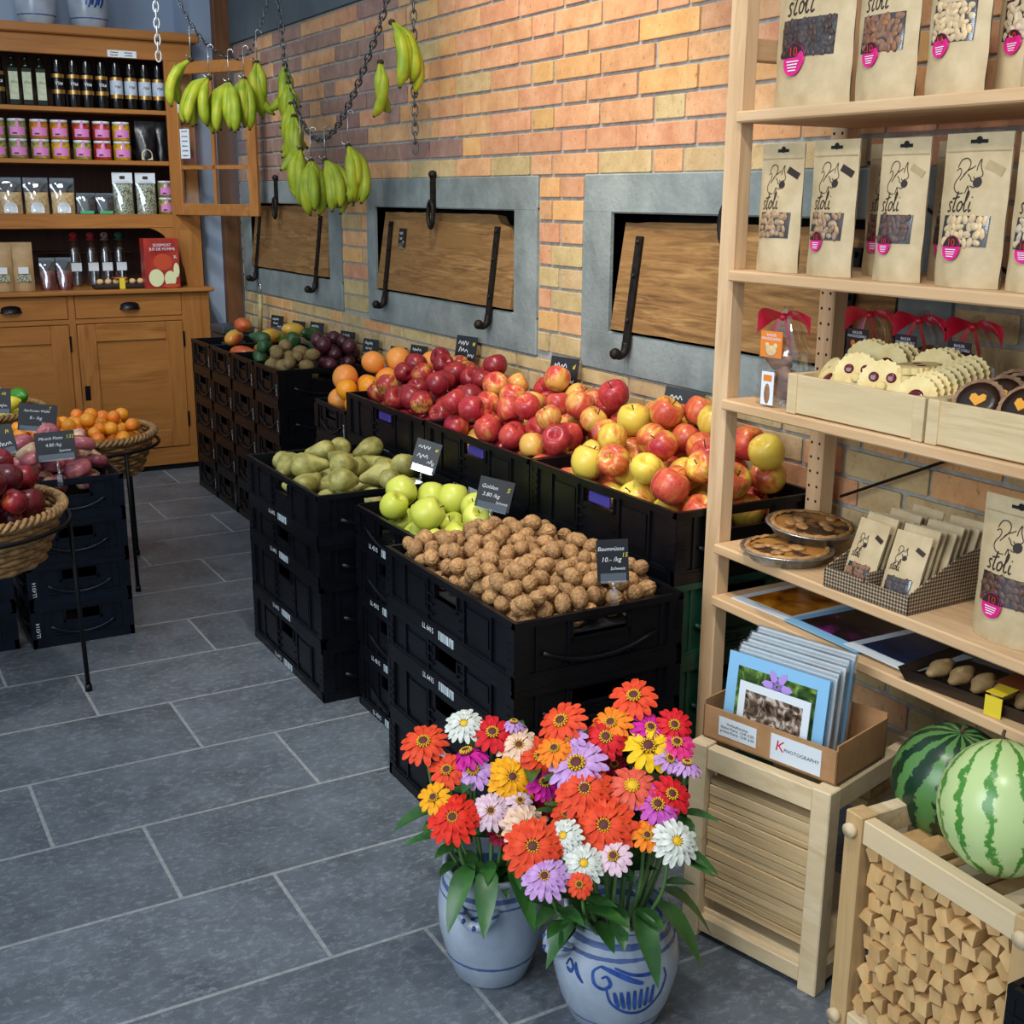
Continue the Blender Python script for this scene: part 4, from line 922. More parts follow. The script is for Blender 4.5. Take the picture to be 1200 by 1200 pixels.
while zz < .345:
    xx = .052+(row % 2)*.013
    while xx < .322:
        o = put('firewood_stick', LG[r.randrange(9)], None, loc2(xx, .008+r.uniform(0, .014), zz+r.uniform(-.003, .003)), None, (r.uniform(.82, .97), 1, r.uniform(.82, .97)))
        o.rotation_euler = (Matrix.Rotation(R2, 3, 'Z') @ Matrix.Rotation(r.uniform(-.25, .25), 3, 'Y')).to_euler()
        tag(o, 'split firewood stick showing its end in the watermelon box', 'firewood', 'split firewood ends'); xx += r.uniform(.025, .032)
    zz += .0275; row += 1
# watermelons
def melon_mat(name, light, dark, width, n):
    t = NT(name); v = t.coord('Object'); s = t.n('ShaderNodeSeparateXYZ'); t.l(v, s.inputs[0])
    nz = t.noise(v, 26, 5, .7); nb = t.noise(v, 120, 3, .6)
    ang = t.math('ADD', t.math('MULTIPLY', t.math('ARCTAN2', s.outputs[1], s.outputs[0]), n/(2*PI)), t.math('MULTIPLY', t.math('SUBTRACT', nz, .5), 1.3))
    f = t.math('ABSOLUTE', t.math('SUBTRACT', t.math('FRACT', ang), .5))
    c = t.ramp(t.math('ADD', f, t.math('MULTIPLY', t.math('SUBTRACT', nb, .5), .12)), [(width, lin(dark)), (width+.05, lin(light))])
    return t.fin(c, .28, 0, .5)
def melon(loc, r, k, rot, mat, label):
    o = MB().lathe(ball_prof(r, k, 20), 36).build('watermelon', mat, None, loc, rot); tag(o, label, 'watermelon')
    MB().tube([(0, 0, r*k-.002), (.002, 0, r*k+.008), (.006, 0, r*k+.012)], .003, 6).build('stalk', M_STEM, o)
melon((1.432, 1.032, .478), .093, 1.08, (-.25, .30, .2), melon_mat('pale_melon', '#b4c887', '#46832f', .10, 12), 'pale green watermelon with narrow dark stripes')
melon((1.535, 1.205, .415), .098, 1.0, (.15, -.1, 0), melon_mat('dark_melon', '#4f7a3f', '#12301c', .24, 11), 'dark green striped watermelon tucked under the shelf board')
crate((1.413, .672, 0), .3, .4, .17, "black crate on the floor beside the firewood box", sticker=False)
crate((1.413, .672, .1705), .3, .4, .17, "black crate stacked on another beside the firewood box", sticker=False)
# ---------------------------------------------------------------- stoneware pots with zinnias
def stone_mat(name, zs, base=('#8a96a6', '#a7b2bf')):
    t = NT(name); v = t.coord('Object'); s = t.n('ShaderNodeSeparateXYZ'); t.l(v, s.inputs[0]); n = t.noise(v, 9, 4); n2 = t.noise(v, 60, 3)
    base = t.ramp(n, [(.35, lin(base[0])), (.65, lin(base[1]))])
    acc = None
    for z, hw in zs:
        d = t.math('ABSOLUTE', t.math('SUBTRACT', s.outputs[2], z)); k = t.math('LESS_THAN', t.math('ADD', d, t.math('MULTIPLY', t.math('SUBTRACT', n2, .5), .004)), hw)
        acc = k if acc is None else t.math('MAXIMUM', acc, k)
    return t.fin(t.mix(t.math('MULTIPLY', acc, .85), base, lin('#26437f')), .22, 0, .5)
M_COBALT = two('cobalt_glaze', '#1c3470', '#2f529c', 40, .25)
def pot_r(prof, z):
    for (r0, z0), (r1, z1) in zip(prof[:-1], prof[1:]):
        if z0 <= z <= z1 and z1 > z0: return r0+(r1-r0)*(z-z0)/(z1-z0)
    return prof[-1][0]
def pot(loc, prof, bands, label, rz=0, motifs=(), ears=(0, PI), group='blue-painted stoneware pots'):
    T = thing('stoneware_pot', label, 'pot', loc, (0, 0, rz), group); H = prof[-1][1]; rr = prof[-1][0]
    full = prof+[(rr-.008, H), (rr-.010, H-.012), (prof[-3][0]-.012, H-.035)]
    MB().lathe(full, 40, cap1=True).build('body', stone_mat(label[:20], bands), T)
    for a in ears:
        z0 = H*.80; z1 = H*.80; e = MB(); q = []
        for k in range(9):
            t = k/8; th = a+(t-.5)*.75; R_ = pot_r(prof, z0-.012*math.sin(PI*t))+.003+.016*math.sin(PI*t); q.append((R_*math.cos(th), R_*math.sin(th), z0-.022*math.sin(PI*t)))
        e.tube(q, [.005]+[.009]*7+[.005], 8); o = e.build('handle', bpy.data.materials[label[:20]], T)
        f = MB()
        for k in (2, 4, 6): f.ball(.004, .004, .005, 6, 4, (Vector(q[k])*1.0+Vector((math.cos(a)*.008, math.sin(a)*.008, .003))))
        f.build('blue_dabs', M_COBALT, o)
    for st, w in motifs:
        b = MB(); pts = sp2(st, 5); n = len(pts); wl = [w*(.45+.55*math.sin(PI*(i+.5)/n)) for i in range(n)]; b.ribbon(pts, wl)
        for i in range(len(b.v)):
            a, _, z = b.v[i]; R_ = pot_r(prof, z)+.0008; b.v[i] = (R_*math.cos(a/.1), R_*math.sin(a/.1), z)
        b.build('painted_stroke', M_COBALT, T)
    return T
PA = [(.060, 0), (.066, .006), (.082, .05), (.093, .10), (.095, .14), (.090, .175), (.082, .195), (.082, .205), (.086, .212), (.086, .22)]
PBf = [(.072, 0), (.078, .006), (.094, .045), (.105, .09), (.107, .12), (.101, .155), (.090, .176), (.086, .186), (.089, .194), (.089, .205)]
# motif angle is measured in units of 0.1 rad; the camera-facing side is rotated to angle -pi/2 of the world
fa = math.atan2(-1.455, -1.044)*.1
mot = [([(fa+.02, .118), (fa+.035, .105), (fa+.05, .108), (fa+.045, .124), (fa+.03, .128)], .006)]
mo = []
c0 = fa+.062
mo.append(([(fa-.022, .150), (fa-.034, .138), (fa-.030, .118), (fa-.016, .112), (fa-.006, .122), (fa-.012, .134), (fa-.020, .130)], .006))
mo.append(([(fa-.022, .150), (fa+.0, .142), (fa+.03, .128), (fa+.045, .122)], .009)); mo.append(([(fa+.0, .150), (fa+.03, .138), (fa+.06, .135), (fa+.075, .142), (fa+.07, .150), (fa+.062, .145)], .007))
mo.append(([(fa-.012, .112), (fa-.004, .085), (fa+.02, .066), (fa+.05, .064), (fa+.075, .085), (fa+.088, .115), (fa+.085, .135)], .006))
for k in range(7): mo.append(([(fa+.0+.0105*k, .108+.001*k), (fa+.004+.0095*k, .090-.001*k), (fa+.008+.0088*k, .078-.002*math.sin(k/6*PI)*4)], .007))
mo.append(([(fa-.085, .128), (fa-.078, .142), (fa-.07, .132), (fa-.074, .122), (fa-.082, .126), (fa-.07, .124)], .005)); mo.append(([(fa-.066, .142), (fa-.062, .128), (fa-.05, .112)], .007))
pot((1.044, 1.455, 0), PBf, [(.160, .003), (.178, .005), (.028, .002), (.200, .0015)], 'blue-grey stoneware pot with a cobalt shell scroll holding zinnias', 0, mo, ears=(fa*10-1.15, fa*10+2.0))
pot((.913, 1.654, 0), PA, [(.052, .003), (.186, .004), (.172, .002)], 'plainer blue-grey stoneware pot with a lug handle beside the walnut crates', 0, [([(-.205-.02, .165), (-.225-.02, .155), (-.22-.02, .14), (-.205-.02, .145)], .006)], ears=(math.atan2(-1.654, -.913)-.25, math.atan2(-1.654, -.913)+2.6))
ZC = {'orange': ('#c8321a', '#e0502a'), 'tangerine': ('#d96a12', '#ea8420'), 'scarlet': ('#c81c14', '#e0341e'), 'red': ('#b3101c', '#d4202a'), 'crimson': ('#8e0c2c', '#b01a3c'), 'magenta': ('#a81078', '#cc2494'), 'pink': ('#c01860', '#dc3a80'),
      'orchid': ('#a83c98', '#c45cb4'), 'lilac': ('#a878b4', '#c49ccc'), 'blush': ('#c9a3b4', '#dcc0c8'), 'cream': ('#d2a98c', '#e4c6ac'), 'coral': ('#c84430', '#dc6450'), 'yellow': ('#d9a80c', '#ecc420'), 'yolk': ('#d98c08', '#eaa818'), 'white': ('#b9bdb0', '#d8dad2')}
M_PET = {k: two('petal_'+k, a, b, 6, .55, .15, lo=.3, hi=.7, spec=.2) for k, (a, b) in ZC.items()}
M_FYEL = plain('floret_yellow', '#d9ae1c', .6); M_FDARK = plain('floret_dark', '#571c1c', .7); M_GSTEM = two('flower_stem', '#4a7038', '#63884a', 20, .5); M_LEAF = two('zinnia_leaf', '#1f4a1e', '#3a6a2c', 14, .38, .2, rnd=.2)
def petals(kind):
    b = MB(); R = random.Random(kind)
    rings = {1: [(13, .5, .04, .17), (6, .36, .07, .15)], 2: [(15, .5, .02, .15), (12, .40, .075, .14)], 3: [(17, .5, -.01, .14), (15, .43, .055, .13), (12, .33, .11, .12)], 4: [(14, .5, -.03, .15), (11, .42, .03, .14)]}[kind]
    for n, L, z0, w in rings:
        for i in range(n):
            a = 2*PI*(i+R.uniform(-.18, .18)+.5*(n % 2))/n; l = L*R.uniform(.92, 1.05); dz = R.uniform(-.02, .03); droop = (-.06 if kind != 4 else -.14)
            Mx = Matrix.Rotation(a, 4, 'Z')
            prof = [(.10, .035, 0), (.35, .8, .05), (.65, 1.0, .05), (.88, .85, .02), (1.0, .35, -.01)]
            vs = []
            for t, wk, h in prof:
                x = .06+(l-.06)*t; ww = w*.5*wk; zc = z0+h*.8+droop*t*t+dz*t
                vs += [(x, -ww, zc+.018), (x, 0, zc), (x, ww, zc+.018)]
            fs = []
            for j in range(4):
                for s in (0, 1): fs.append((j*3+s, j*3+s+1, (j+1)*3+s+1, (j+1)*3+s))
            b.add(vs, fs, 0, True, Mx)
    return b
_pm = {}
def pet_mesh(kind, c):
    if (kind, c) not in _pm: _pm[kind, c] = petals(kind).mesh('petals', M_PET[c])
    return _pm[kind, c]
disc_me = MB().lathe([(.13, .04), (.14, .10), (.10, .15), (.04, .17)], 14).mesh('disc', M_FDARK)
disc_y = MB().lathe([(.13, .04), (.14, .10), (.10, .15), (.04, .17)], 14).mesh('disc', M_FYEL)
fy = MB()
for i in range(13):
    a = 2*PI*i/13
    for q in range(2): fy.ball(.022, .022, .03, 6, 4, ((.135-.03*q)*math.cos(a+.2*q), (.135-.03*q)*math.sin(a+.2*q), .13+.02*q))
floret_me = fy.mesh('yellow_florets', M_FYEL)
def leaf_mesh(L, w, droop):
    b = MB(); prof = [(0, .08), (.12, .5), (.32, .95), (.5, 1), (.7, .8), (.88, .42), (1, .02)]; vs = []; fs = []
    for t, k in prof:
        z = -droop*L*t*t; ww = w*k/2; vs += [(L*t, -ww, z+ww*.35), (L*t, 0, z), (L*t, ww, z+ww*.35)]
    for j in range(6):
        for s in (0, 1): fs.append((j*3+s, j*3+s+1, (j+1)*3+s+1, (j+1)*3+s))
    return b.add(vs, fs, 0, True).mesh('leaf', M_LEAF)
LFM = [leaf_mesh(.085, .034, .35), leaf_mesh(.07, .03, .15), leaf_mesh(.105, .042, .75)]
FLW = [
(1.120,1.531,0.526,0.071,'orange',1,'B'),
(0.821,1.729,0.428,0.072,'orange',2,'A'),
(0.894,1.719,0.452,0.060,'white',3,'A'),
(0.930,1.683,0.441,0.065,'red',1,'A'),
(0.970,1.678,0.455,0.039,'lilac',4,'A'),
(0.879,1.679,0.416,0.064,'magenta',4,'A'),
(0.962,1.644,0.426,0.070,'cream',3,'A'),
(0.997,1.561,0.496,0.072,'orange',2,'B'),
(0.997,1.540,0.480,0.057,'lilac',1,'B'),
(1.049,1.508,0.479,0.064,'red',2,'B'),
(1.067,1.519,0.495,0.062,'tangerine',2,'B'),
(1.118,1.483,0.490,0.057,'magenta',2,'B'),
(1.155,1.466,0.494,0.056,'red',2,'B'),
(1.102,1.464,0.469,0.076,'yellow',1,'B'),
(1.145,1.444,0.473,0.055,'pink',1,'B'),
(1.122,1.433,0.456,0.046,'lilac',1,'B'),
(1.143,1.412,0.450,0.046,'lilac',4,'B'),
(0.839,1.676,0.396,0.056,'orange',1,'A'),
(0.877,1.654,0.397,0.061,'lilac',1,'A'),
(0.983,1.614,0.413,0.068,'orange',2,'A'),
(0.967,1.536,0.465,0.054,'tangerine',2,'B'),
(0.930,1.612,0.389,0.077,'yolk',3,'A'),
(0.988,1.499,0.447,0.085,'lilac',2,'B'),
(0.972,1.579,0.382,0.056,'magenta',2,'A'),
(0.877,1.590,0.351,0.059,'blush',3,'A'),
(0.986,1.596,0.339,0.068,'crimson',2,'A'),
(0.981,1.465,0.421,0.085,'orange',3,'B'),
(1.047,1.430,0.424,0.070,'coral',2,'B'),
(1.069,1.390,0.406,0.063,'orchid',1,'B'),
(1.096,1.391,0.417,0.059,'red',1,'B'),
(0.803,1.653,0.365,0.051,'yolk',1,'A'),
(0.818,1.612,0.343,0.078,'scarlet',3,'A'),
(0.917,1.544,0.335,0.072,'cream',3,'A'),
(0.870,1.439,0.363,0.085,'orange',3,'B'),
(0.982,1.408,0.384,0.090,'orange',3,'B'),
(0.919,1.428,0.374,0.053,'white',3,'B'),
(0.926,1.382,0.348,0.058,'white',3,'B'),
(0.972,1.367,0.355,0.052,'blush',1,'B'),
(1.031,1.364,0.375,0.047,'tangerine',1,'B'),
(1.066,1.336,0.370,0.066,'white',3,'B'),
(0.866,1.397,0.335,0.065,'lilac',3,'B'),
(0.906,1.362,0.329,0.037,'orange',1,'B'),
(1.066,1.508,0.426,0.043,'crimson',2,'B'),
(0.925,1.579,0.363,0.040,'blush',1,'A'),
(0.965,1.488,0.371,0.054,'orange',2,'B'),
(0.897,1.595,0.301,0.040,'crimson',1,'A')
]
POTC = {'A': (Vector((.913, 1.654, 0)), .22, .082), 'B': (Vector((1.044, 1.455, 0)), .205, .085)}
KN = {1: 'single', 2: 'semi-double', 3: 'double', 4: 'side-facing'}
PN = {'A': 'in the lug-handled pot', 'B': 'in the shell-scroll pot'}
CN = {'orange': 'orange-red', 'yolk': 'golden yellow', 'tangerine': 'tangerine orange', 'scarlet': 'scarlet', 'blush': 'pale pink', 'lilac': 'lilac pink', 'orchid': 'orchid purple', 'coral': 'coral red with cream middle'}
rz_ = random.Random(21)
for i, (x, y, z, dm, c, kd, pt) in enumerate(FLW):
    pc, ph, pr = POTC[pt]; head = Vector((x, y, z)); cen = Vector((pc.x, pc.y, ph))
    rad = Vector((x-pc.x, y-pc.y, 0)); tocam = (Vector((0, 0, 1.345))-head).normalized()
    nrm = (tocam*.75+Vector((0, 0, .55))+rad*2.2) if kd != 4 else (Vector((0, 0, 1))+rad*2+tocam*.1)
    nrm = (nrm+Vector((rz_.uniform(-.2, .2), rz_.uniform(-.2, .2), 0))).normalized()
    T = thing('zinnia', '%s %s zinnia bloom %s' % (CN.get(c, c), KN[kd], PN[pt]), 'flower', (cen.x, cen.y, 0), (0, 0, 0), 'zinnias in the stoneware pots')
    hl = head-Vector((cen.x, cen.y, 0)); rt = nrm.to_track_quat('Z', 'X').to_euler()
    b0 = Vector((rad.x*.35, rad.y*.35, 0)); 
    if b0.length > pr*.7: b0 *= pr*.7/b0.length
    base = b0+Vector((0, 0, ph-.035)); midp = base.lerp(hl, .55)+Vector((rad.x*.10, rad.y*.10, -.01)); neck = hl-nrm*.03
    path = smooth_path([base, midp, neck, hl], 5)
    MB().tube(path, .0031, 6).build('stem', M_GSTEM, T)
    hd = put('flower_head', pet_mesh(kd, c), T, hl, rt, dm*1.2); put('disc', disc_me if c not in ('white', 'coral') else disc_y, hd, None, None, .82 if kd == 3 else 1); 
    put('florets', floret_me, hd, None, None, .82 if kd == 3 else 1)
    for k in range(3):
        t = rz_.uniform(.18, .68); p = path[int(t*(len(path)-1))]; a = rz_.uniform(0, 2*PI) if k > 0 else math.atan2(rad.y, rad.x)+rz_.uniform(-.9, .9)
        put('leaf', LFM[rz_.choice((0, 1, 1))], T, p, (0, rz_.uniform(-.5, .15), a), rz_.uniform(.7, 1.0))
# big leaves drooping over the rims belong to the outer stems
outer = [o for o in bpy.data.objects if o.name.startswith('zinnia') and o.parent is None]
for pt, ang in (('B', -2.95), ('B', -1.75), ('B', -1.15), ('B', -.6), ('A', -2.55), ('A', -2.15), ('A', -1.6)):
    pc, ph, pr = POTC[pt]; tgt = [o for o in outer if abs(o.location.x-pc.x) < .01]; o = tgt[int(abs(ang)*37) % len(tgt)]
    put('leaf', LFM[2], o, (pr*.8*math.cos(ang), pr*.8*math.sin(ang), ph+.028), (0, .1, ang), .95)
# ---------------------------------------------------------------- honey oak cabinet
CA = thing('hutch_cabinet', 'honey oak hutch cabinet with drawers, doors and stocked shelves', 'cabinet', (0, 0, 0))
CX0, CX1, YL, YU, YB = .385, 1.695, 5.99, 6.07, 6.485
b = MB(); b.box((CX0, YL+.02, .03), (CX1, YB, .885)); b.build('lower_body', M_CABZ, CA)
MB().box((CX0+.02, YL+.03, 0), (CX1-.02, YB, .03)).build('plinth', M_DARK, CA)
MB().bbox((CX0-.02, YL-.03, .885), (CX1+.02, YB, .906), .005).build('counter', M_CAB, CA)
MB().bbox((CX0, YL+.004, .03), (CX1, YL+.021, .118), .002).build('base_rail', M_CAB, CA)
MB().bbox((CX0, YL+.004, .75), (CX1, YL+.021, .772), .001).build('mid_rail', M_CAB, CA)
for x0, x1 in ((CX0, .52), (1.022, 1.054), (1.558, CX1)): MB().bbox((x0, YL+.003, .118), (x1, YL+.021, .885), .002).build('stile', M_CABZ, CA)
M_PULL = two('bronze_pull', '#0f0f11', '#26262a', 30, .35, metal=.7)
for x0, x1 in ((.522, 1.02), (1.056, 1.556)):
    d = MB().bbox((x0, YL, .774), (x1, YL+.02, .882), .003).build('drawer', M_CAB, CA)
    xc = (x0+x1)/2; q = MB(); q.grid(lambda u, v: (xc-.045*math.cos(PI*u), YL-.026*math.sin(PI*u)*math.sin(PI*.5*v)-.001, .812+.034*(1-v)*math.sin(PI*u)**.4+.0), 12, 6); q.box((xc-.048, YL-.003, .812), (xc+.048, YL, .818)); q.build('cup_pull', M_PULL, d)
    D = MB(); z0, z1, s = .122, .746, .085
    d = put('door', None, CA)
    for a, c, m, nm in (((x0, YL-.002, z0), (x0+s, YL+.02, z1), M_CABZ, 'door_stile'), ((x1-s, YL-.002, z0), (x1, YL+.02, z1), M_CABZ, 'door_stile'), ((x0+s, YL-.002, z1-s), (x1-s, YL+.02, z1), M_CAB, 'door_rail'), ((x0+s, YL-.002, z0), (x1-s, YL+.02, z0+s), M_CAB, 'door_rail')): MB().bbox(a, c, .003).build(nm, m, d)
    MB().bbox((x0+s-.004, YL+.008, z0+s-.004), (x1-s+.004, YL+.018, z1-s+.004), .003).build('door_panel', M_CAB, d)
    MB().bbox((x0+.012, YL-.006, .385), (x0+.037, YL-.002, .455), .002).build('lock_plate', M_PULL, d)
    for z in (.22, .62): MB().bbox((x1-.004, YL-.006, z), (x1+.006, YL+.002, z+.075), .002).build('hinge', M_PULL, d)
# upper part
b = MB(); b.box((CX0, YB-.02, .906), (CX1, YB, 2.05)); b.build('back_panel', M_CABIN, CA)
for x0, x1 in ((CX0, CX0+.02), (CX1-.02, CX1)): MB().box((x0, YU+.018, .906), (x1, YB-.02, 2.05)).build('side_panel', M_CABZ, CA)
for x0, x1 in ((CX0, .52), (1.562, CX1)): MB().bbox((x0, YU, 1.18), (x1, YU+.019, 1.962), .002).build('stile', M_CABZ, CA)
for z0, z1, nm in ((1.715, 1.735, 'shelf'), (1.482, 1.502, 'shelf')): MB().bbox((CX0+.02, YU+.02, z0), (CX1-.02, YB-.02, z1), .002).build(nm, M_CAB, CA)
MB().bbox((.52, YU+.001, 1.188), (1.562, YB-.02, 1.253), .002).build('middle_rail', M_CAB, CA)
MB().bbox((CX0, YU-.001, 1.96), (CX1, YU+.03, 2.045), .003).build('frieze', M_CAB, CA)
MB().bbox((CX0-.03, YU-.03, 2.045), (CX1+.035, YB, 2.086), .006).build('crown', M_CAB, CA)
br = [(1.695, .906), (1.615, .906)]+sp2([(1.612, .93), (1.60, 1.0), (1.568, 1.055), (1.535, 1.072), (1.532, 1.10), (1.515, 1.15), (1.475, 1.178), (1.44, 1.19)], 4)+[(1.44, 1.192), (1.695, 1.192)]
for sgn in (1, -1):
    poly = [((x if sgn > 0 else 2.08-x), z) for x, z in br]
    vs = [(x, YU+.001, z) for x, z in poly]+[(x, YU+.02, z) for x, z in poly]; n = len(poly)
    MB().add(vs, [tuple(range(n)), tuple(range(2*n-1, n-1, -1))]+[(k, k+n, (k+1) % n+n, (k+1) % n) for k in range(n)]).build('bracket', M_CABZ, CA)
t_ = MB().box((1.305, YU-.0025, 1.963), (1.437, YU-.0012, 1.993)).build('price_strip', M_PAPER, CA)
for k, (x_, z_) in enumerate(((1.335, 1.984), (1.335, 1.972), (1.40, 1.984), (1.40, 1.972))): put('lettering', scribble(.035, .006, 80+k, M_INK, .3), t_, (x_, YU-.0032, z_))
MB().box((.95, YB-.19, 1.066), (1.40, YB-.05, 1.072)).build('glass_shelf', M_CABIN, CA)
# open glazed door
hx, hy = 1.572, YU-.004; ex, ey = 1.838, 5.60; ang = math.atan2(ey-hy, ex-hx); Wd = math.hypot(ex-hx, ey-hy)
GD = put('glass_door', None, CA, (hx, hy, 1.25), (0, 0, ang)); h = .70; s = .055
for a, c in (((0, 0, 0), (s, .022, h)), ((Wd-s, 0, 0), (Wd, .022, h))): MB().bbox(a, c, .003).build('frame_stile', M_CABZ, GD)
for a, c in (((s, .001, 0), (Wd-s, .021, s)), ((s, .001, h-s), (Wd-s, .021, h))): MB().bbox(a, c, .003).build('frame_rail', M_CAB, GD)
MB().box((Wd/2-.009, .004, s), (Wd/2+.009, .018, h-s)).build('muntin', M_CABZ, GD); MB().box((s, .004, .215), (Wd-s, .018, .233)).build('muntin', M_CAB, GD)
for x0, x1 in ((s, Wd/2-.009), (Wd/2+.009, Wd-s)):
    for z0, z1 in ((s, .215), (.233, h-s)): MB().box((x0, .009, z0), (x1, .012, z1)).build('pane', M_FILM, GD)
MB().bbox((Wd-.05, -.014, .41), (Wd-.008, 0, .49), .003).build('lock_box', plain('steel_grey', '#20252b', .4), GD)
for x0, x1, z0, z1, tx in ((.06, .115, .475, .515, ''), (.065, .125, .265, .40, '')):
    p_ = MB().box((x0, -.002, z0), (x1, -.001, z1)).build('paper_note', M_PAPER, GD)
    for k in range(2 if z1-z0 < .05 else 6): put('lettering', scribble((x1-x0)*.62, .006, 70+k, M_INK, .3), p_, ((x0+x1)/2, -.0026, z1-.012-(.022*k if z1-z0 > .05 else .014*k)))
# ---------------------------------------------------------------- goods in the cabinet
M_BOT = plain('black_glass', '#07080a', .12); M_GLD = plain('gold_foil', '#a9864a', .3, .8); M_SIL = two('silver_label', '#8d99a8', '#b4bfca', 60, .4); M_GRL = two('pale_green_label', '#9aa488', '#b3bb9e', 50, .5); M_DGL = plain('dark_green_glass', '#10180c', .1)
def bottle(x, kind, label, y=6.135, z=1.7355):
    T = thing('bottle', label, 'bottle', (x, y, z), (0, 0, -.12), 'bottles on the top cabinet shelf')
    if kind == 'oil':
        q = MB(); r = .024; q.bbox((-r, -r, 0), (r, r, .165), .004); q.lathe([(.022, .163), (.012, .178), (.011, .2)], 12); q.build('glass', M_DGL, T)
        l = MB().box((-.019, -r-.001, .025), (.019, -r-.0002, .145)).build('label', M_GRL, T); MB().lathe([(.0125, .195), (.0125, .212)], 12).build('cap', M_BOT, T)
        o = put('lettering', text_mesh('Olio', .016, M_INK, .3), l, (0, -r-.0014, .10)); o.rotation_euler = (PI/2, 0, 0)
    else:
        MB().lathe([(.028, 0), (.029, .004), (.029, .146), (.0285, .149), (.0235, .152), (.0232, .155), (.0232, .204), (.0225, .207)], 18).build('glass', M_BOT, T)
        if kind == 'gold':
            for z0, z1 in ((.058, .076), (.128, .144)): MB().lathe([(.0296, z0), (.0296, z1)], 18, cap0=False, cap1=False).build('gold_band', M_GLD, T)
            o = put('lettering', text_mesh('Vita', .022, M_WHITE, .3), T, (0, -.0303, .103)); o.rotation_euler = (PI/2, 0, 0)
        else:
            MB().lathe([(.0296, .048), (.0296, .066)], 18, cap0=False, cap1=False).build('gold_band', M_GLD, T); l = MB().lathe([(.0294, .066), (.0294, .128)], 18, cap0=False, cap1=False).build('label', M_SIL, T); MB().lathe([(.0296, .128), (.0296, .142)], 18, cap0=False, cap1=False).build('gold_band', M_GLD, T)
            o = put('lettering', text_mesh('Vita', .018, M_INK, .3), l, (0, -.0305, .10)); o.rotation_euler = (PI/2, 0, 0)
for k, x in enumerate((.894, .952, 1.013)): bottle(x, 'oil', 'square dark oil bottle with a tall pale green label')
for x in (1.088, 1.156, 1.217, 1.283): bottle(x, 'gold', 'black bottle with two gold bands and white script')
for x in (1.350, 1.416, 1.482, 1.546): bottle(x, 'silver', 'black bottle with a silver label between gold bands')
bottle(.830, 'gold', 'black bottle beside the square oil bottles')
M_LID = plain('white_lid', '#c9d0d4', .4); M_PKL = plain('pink_label', '#c878b4', .5)
M_JAR = {k: two('jar_'+k, a, b_, 70, .25, .2) for k, (a, b_) in {'veg': ('#4a5220', '#a89a4a'), 'red': ('#6a1a10', '#a8401c'), 'yel': ('#8a6a10', '#c49a1e'), 'olive': ('#5a5a30', '#8a8c58'), 'amber': ('#7a4a12', '#b8781c')}.items()}
def jar(x, z, kind, label, y=6.14, grp='pickle jars with pink labels', k=1.0):
    T = thing('pickle_jar', label, 'jar', (x, y, z), (0, 0, -.1), grp); T.scale = (k, k, k)
    MB().lathe([(.038, 0), (.041, .004), (.041, .070), (.036, .076)], 20).build('glass', M_JAR[kind], T); MB().lathe([(.039, .0755), (.039, .0865), (.036, .0875)], 20).build('lid', M_LID, T)
    n = 8; vs = []; 
    for j, zz in enumerate((.014, .050)):
        for i in range(n+1): a = -PI/2-.85+1.7*i/n; vs.append((.0418*math.cos(a), .0418*math.sin(a), zz))
    l = MB().add(vs, [(i, i+1, n+2+i, n+1+i) for i in range(n)]).build('label', M_PKL, T)
    vs = [(.0432*math.cos(-PI/2+s*.13), .0432*math.sin(-PI/2+s*.13), zz) for zz in (.048, .085) for s in (-1, 1)]
    MB().add(vs, [(0, 1, 3, 2)]).build('label_strip', M_PKL, l); MB().box((-.022, -.0436, .020), (-.002, -.0426, .026)).build('barcode', M_INK, l)
kinds = ['veg', 'olive', 'amber', 'amber', 'red', 'red', 'yel']; low = ['veg', 'olive', 'veg', 'yel', 'veg', 'red', 'yel']
NMJ = {'veg': 'mixed vegetables', 'olive': 'pale green pickles', 'amber': 'amber pickles', 'red': 'red pickles', 'yel': 'yellow pickles'}
for x, a, c in zip((.80, .891, .987, 1.076, 1.174, 1.266, 1.357), kinds, low):
    jar(x, 1.5025, c, 'pink-labelled jar of %s in the lower row on the middle shelf' % NMJ[c]); jar(x, 1.5905, a, 'pink-labelled jar of %s stacked in the upper row' % NMJ[a])
jar(1.555, 1.2535, 'veg', 'pink-labelled jar at the end of the lowest cabinet shelf', 6.16, k=.9); jar(1.555, 1.333, 'olive', 'pink-labelled jar on top of another beside the seed bags', 6.16, k=.9)
M_FOILBAG = two('black_foil', '#0a0a0b', '#1c1c1f', 30, .22, .5); M_TAGC = plain('cream_tag', '#b9b396', .5); M_PASTA = two('pasta', '#a5834e', '#d2b57e', 70, .6, .6); M_SEED = two('seed_mix', '#2d3a26', '#b9bda0', 160, .6, .5, lo=.42, hi=.58); M_DSEED = two('dark_seeds', '#101114', '#2c2f33', 120, .5, .4); M_BERRY = two('dried_berries', '#2c0c10', '#7a2420', 90, .4, .5)
